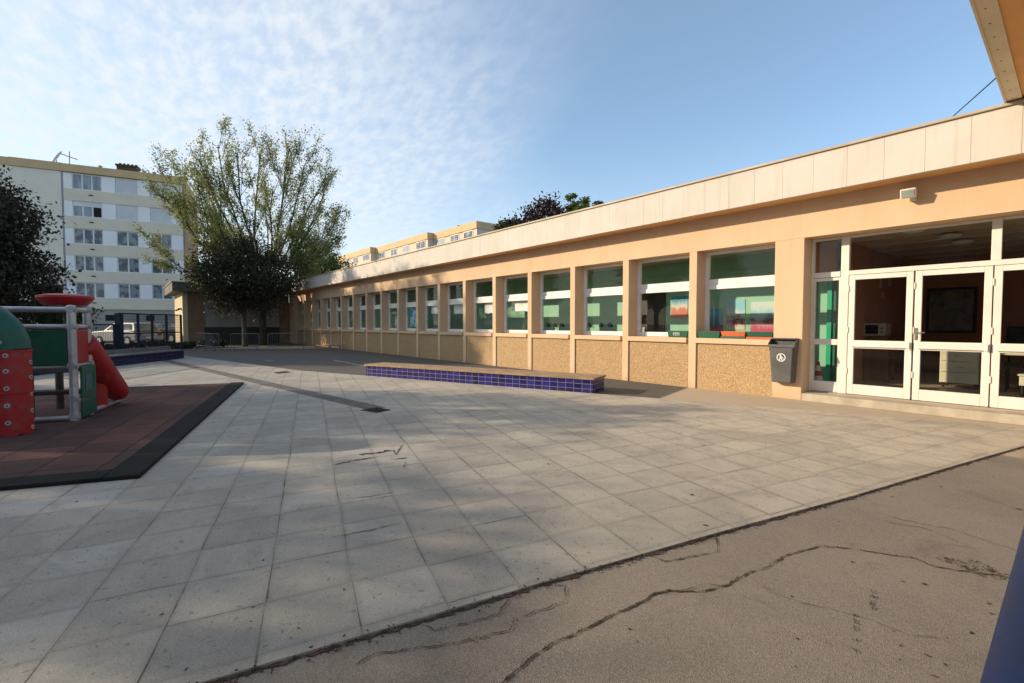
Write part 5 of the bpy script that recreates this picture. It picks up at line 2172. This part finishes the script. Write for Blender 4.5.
for c_ in ((0, 0, 1.50), (.48, 0, 1.27), (.48, 0, 1.5), (0, 0, .74), (.48, 0, .74), (0, 0, .30), (.48, 0, .30), (0, 0, .05)):
    inst(clamp, 'clamp', play, c_)
q = MB()
q.box(-.015, .50, -.02, 1.57, .655, .72)
pobj(q, 'platform', M_RDARK, bevel=.01)
q = MB()
q.box(.012, .05, .065, 1.48, .745, 1.225)
pobj(q, 'side_panel', M_GREEN, bevel=.012)
# lower green panel with a cut-out
q = MB()
xa, xb = .065, .415
PY0, PY1 = -.075, -.045
xa, xb = .055, .50
q.box(xa, xa + .075, PY0, PY1, .285, .72)
q.box(xb - .075, xb, PY0, PY1, .285, .72)
q.box(xa + .076, xb - .076, PY0, PY1, .285, .40)
q.box(xa + .076, xb - .076, PY0, PY1, .62, .72)
q.box(xa, xb, PY0, PY1, .03, .265)
pobj(q, 'lower_panel', M_GREEN, bevel=.008)
# red end panel and covered slide
q = MB()
q.box(.185, .425, -.064, -.054, .40, .62)
pobj(q, 'panel_backing', surf('teal_plastic', (.03, .12, .13), (.02, .09, .10), 8, .4))
q = MB()
q.box(.06, .425, -.03, .01, .76, 1.23)
pobj(q, 'slide_entry_panel', M_RED, bevel=.02)
q = MB()
ctr = [(.44, .08, 1.06), (.50, .08, 1.01), (.75, .05, .78), (1.02, .02, .53), (1.30, -.02, .29), (1.46, -.04, .19), (1.50, -.04, .17)]
prof = [.19, .205, .21, .205, .19, .165, .12]
n = 16
vs = []
for i, (p, r_) in enumerate(zip(ctr, prof)):
    for j in range(n):
        th = 2 * math.pi * j / n
        # flattened tube section, tall side-walls
        vs.append((p[0] + .55 * r_ * math.cos(th) * .75, p[1] + r_ * .95 * math.sin(th), p[2] + r_ * .85 * math.cos(th)))
fs = []
for i in range(len(ctr) - 1):
    for j in range(n):
        fs.append((i * n + j, i * n + (j + 1) % n, (i + 1) * n + (j + 1) % n, (i + 1) * n + j))
fs += [tuple(range(n)), tuple((len(ctr) - 1) * n + j for j in range(n - 1, -1, -1))]
q.add(vs, fs)
sl_ = pobj(q, 'slide', M_RED, smooth=True)
sl_.modifiers.new('round', 'SUBSURF').levels = 2
sl_.modifiers['round'].render_levels = 2
q = MB()
q.cyl((1.0, .10, 0), (1.0, .08, .45), .135, .125, n=18)
pobj(q, 'slide_foot', M_RED, smooth=True, bevel=.01)
# red hood: a shallow lens on top
q = MB()
pr_ = []
n = 20
hc = (.62, .28)
vs, fs = [], []
rows_ = [(.06, .0), (.72, .004), (.86, .03), (1.0, .075), (.98, .095), (.6, .112), (.05, .118)]
for rr, z in rows_:
    for j in range(n):
        th = 2 * math.pi * j / n
        vs.append((hc[0] + .31 * rr * math.cos(th), hc[1] + .315 * rr * math.sin(th), 1.565 + z * 1.5))
for i in range(len(rows_) - 1):
    for j in range(n):
        fs.append((i * n + j, i * n + (j + 1) % n, (i + 1) * n + (j + 1) % n, (i + 1) * n + j))
fs += [tuple(range(n)), tuple((len(rows_) - 1) * n + j for j in range(n))]
q.add(vs, fs)
hd = pobj(q, 'hood', M_RED, smooth=True)
q = MB()
q.cyl((hc[0], hc[1], 1.74), (hc[0], hc[1], 1.79), .025, n=10)
pobj(q, 'hood_bolt', M_WHITE)
q = MB()
q.cyl((.62, .28, .70), (.62, .28, 1.59), .035, n=12)
pobj(q, 'hood_post', M_RDARK)

# arched climbing tube
arch = thing('climbing_arch', 'thick arched climbing tube, green top and red legs, dotted with pale washers', 'play equipment', (-8.07, -1.02, .046), R(163.6))
Rr, rt_ = .62, .185


def arch_pt(th):
    return Vector((0, Rr - Rr * math.cos(th), 1.0 + .52 * math.sin(th)))


q = MB()
q.tube([(0, 0, 0), (0, 0, .5), (0, 0, .995)], rt_, 24)
l1 = q.build('leg', M_RED, arch, smooth=True)
q = MB()
q.tube([(0, 2 * Rr, 0), (0, 2 * Rr, .5), (0, 2 * Rr, .995)], rt_, 24)
l2 = q.build('leg', M_RED, arch, smooth=True)
q = MB()
q.tube([arch_pt(math.pi * i / 18) for i in range(19)], rt_ + .002, 24)
top_ = q.build('arch_top', M_GREEN, arch, smooth=True)


def washer(parent, c, nrm, first=[None]):
    c, nrm = Vector(c), Vector(nrm).normalized()
    q = MB()
    q.cyl(c - nrm * .004, c + nrm * .006, .026, n=14)
    q.cyl(c + nrm * .0062, c + nrm * .010, .010, n=10, mi=1)
    q.build('washer', [surf('washer_grey', (.42, .42, .40), (.34, .34, .32), 6, .5), M_BLACK], parent)


for z in (.16, .36, .56, .76, .94):
    for ang in (180 + 12, 180 + 84, 180 - 55, 10):
        a = R(ang + 0)
        nrm = Vector((math.cos(a), math.sin(a), 0))
        if ang == 180 + 84:
            nrm = Vector((math.cos(R(266)), math.sin(R(266)), 0))
        zz = z - (.09 if ang in (180 + 84,) else 0)
        washer(l1, Vector((0, 0, zz)) + nrm * rt_, nrm)
for th in (.18, .55, 1.0):
    c = arch_pt(th)
    washer(top_, c + Vector((-1, 0, 0)) * (rt_ + .002), (-1, 0, 0))
for z in (.50, .992):
    q = MB()
    q.lathe((0, 0, z), [(rt_ + .001, -.012), (rt_ + .008, -.008), (rt_ + .008, .008), (rt_ + .001, .012)], 24)
    q.build('joint_ring', M_RED, l1)
q = MB()
q.box(-.15, .15, -.15, .15, .0, .012)
q.build('foot_plate', M_BLACK, arch)

# ================================================================== blue rail beside the camera
rail = thing('blue_rail', 'glossy dark blue handrail running close by at the lower right corner', 'rail', (0.0, 1.5, 0))
b = MB()
sec = [(.045 + .110 * math.copysign(abs(math.cos(t)) ** .8, math.cos(t)), .0 + .058 * math.copysign(abs(math.sin(t)) ** .8, math.sin(t))) for t in [2 * math.pi * i / 28 for i in range(28)]]
b.extr([(x - .006, .80, .875 + z) for x, z in sec], (0, 3.2, 0))
b.build('handrail', M_BLUEP, rail, rail.location, smooth=True, bevel=.004)
for y in (1.25, 2.45, 3.65):
    q = MB()
    q.box(.03, .09, y - .03, y + .03, 0, .848)
    q.build('post', M_BLUEP, rail, rail.location)
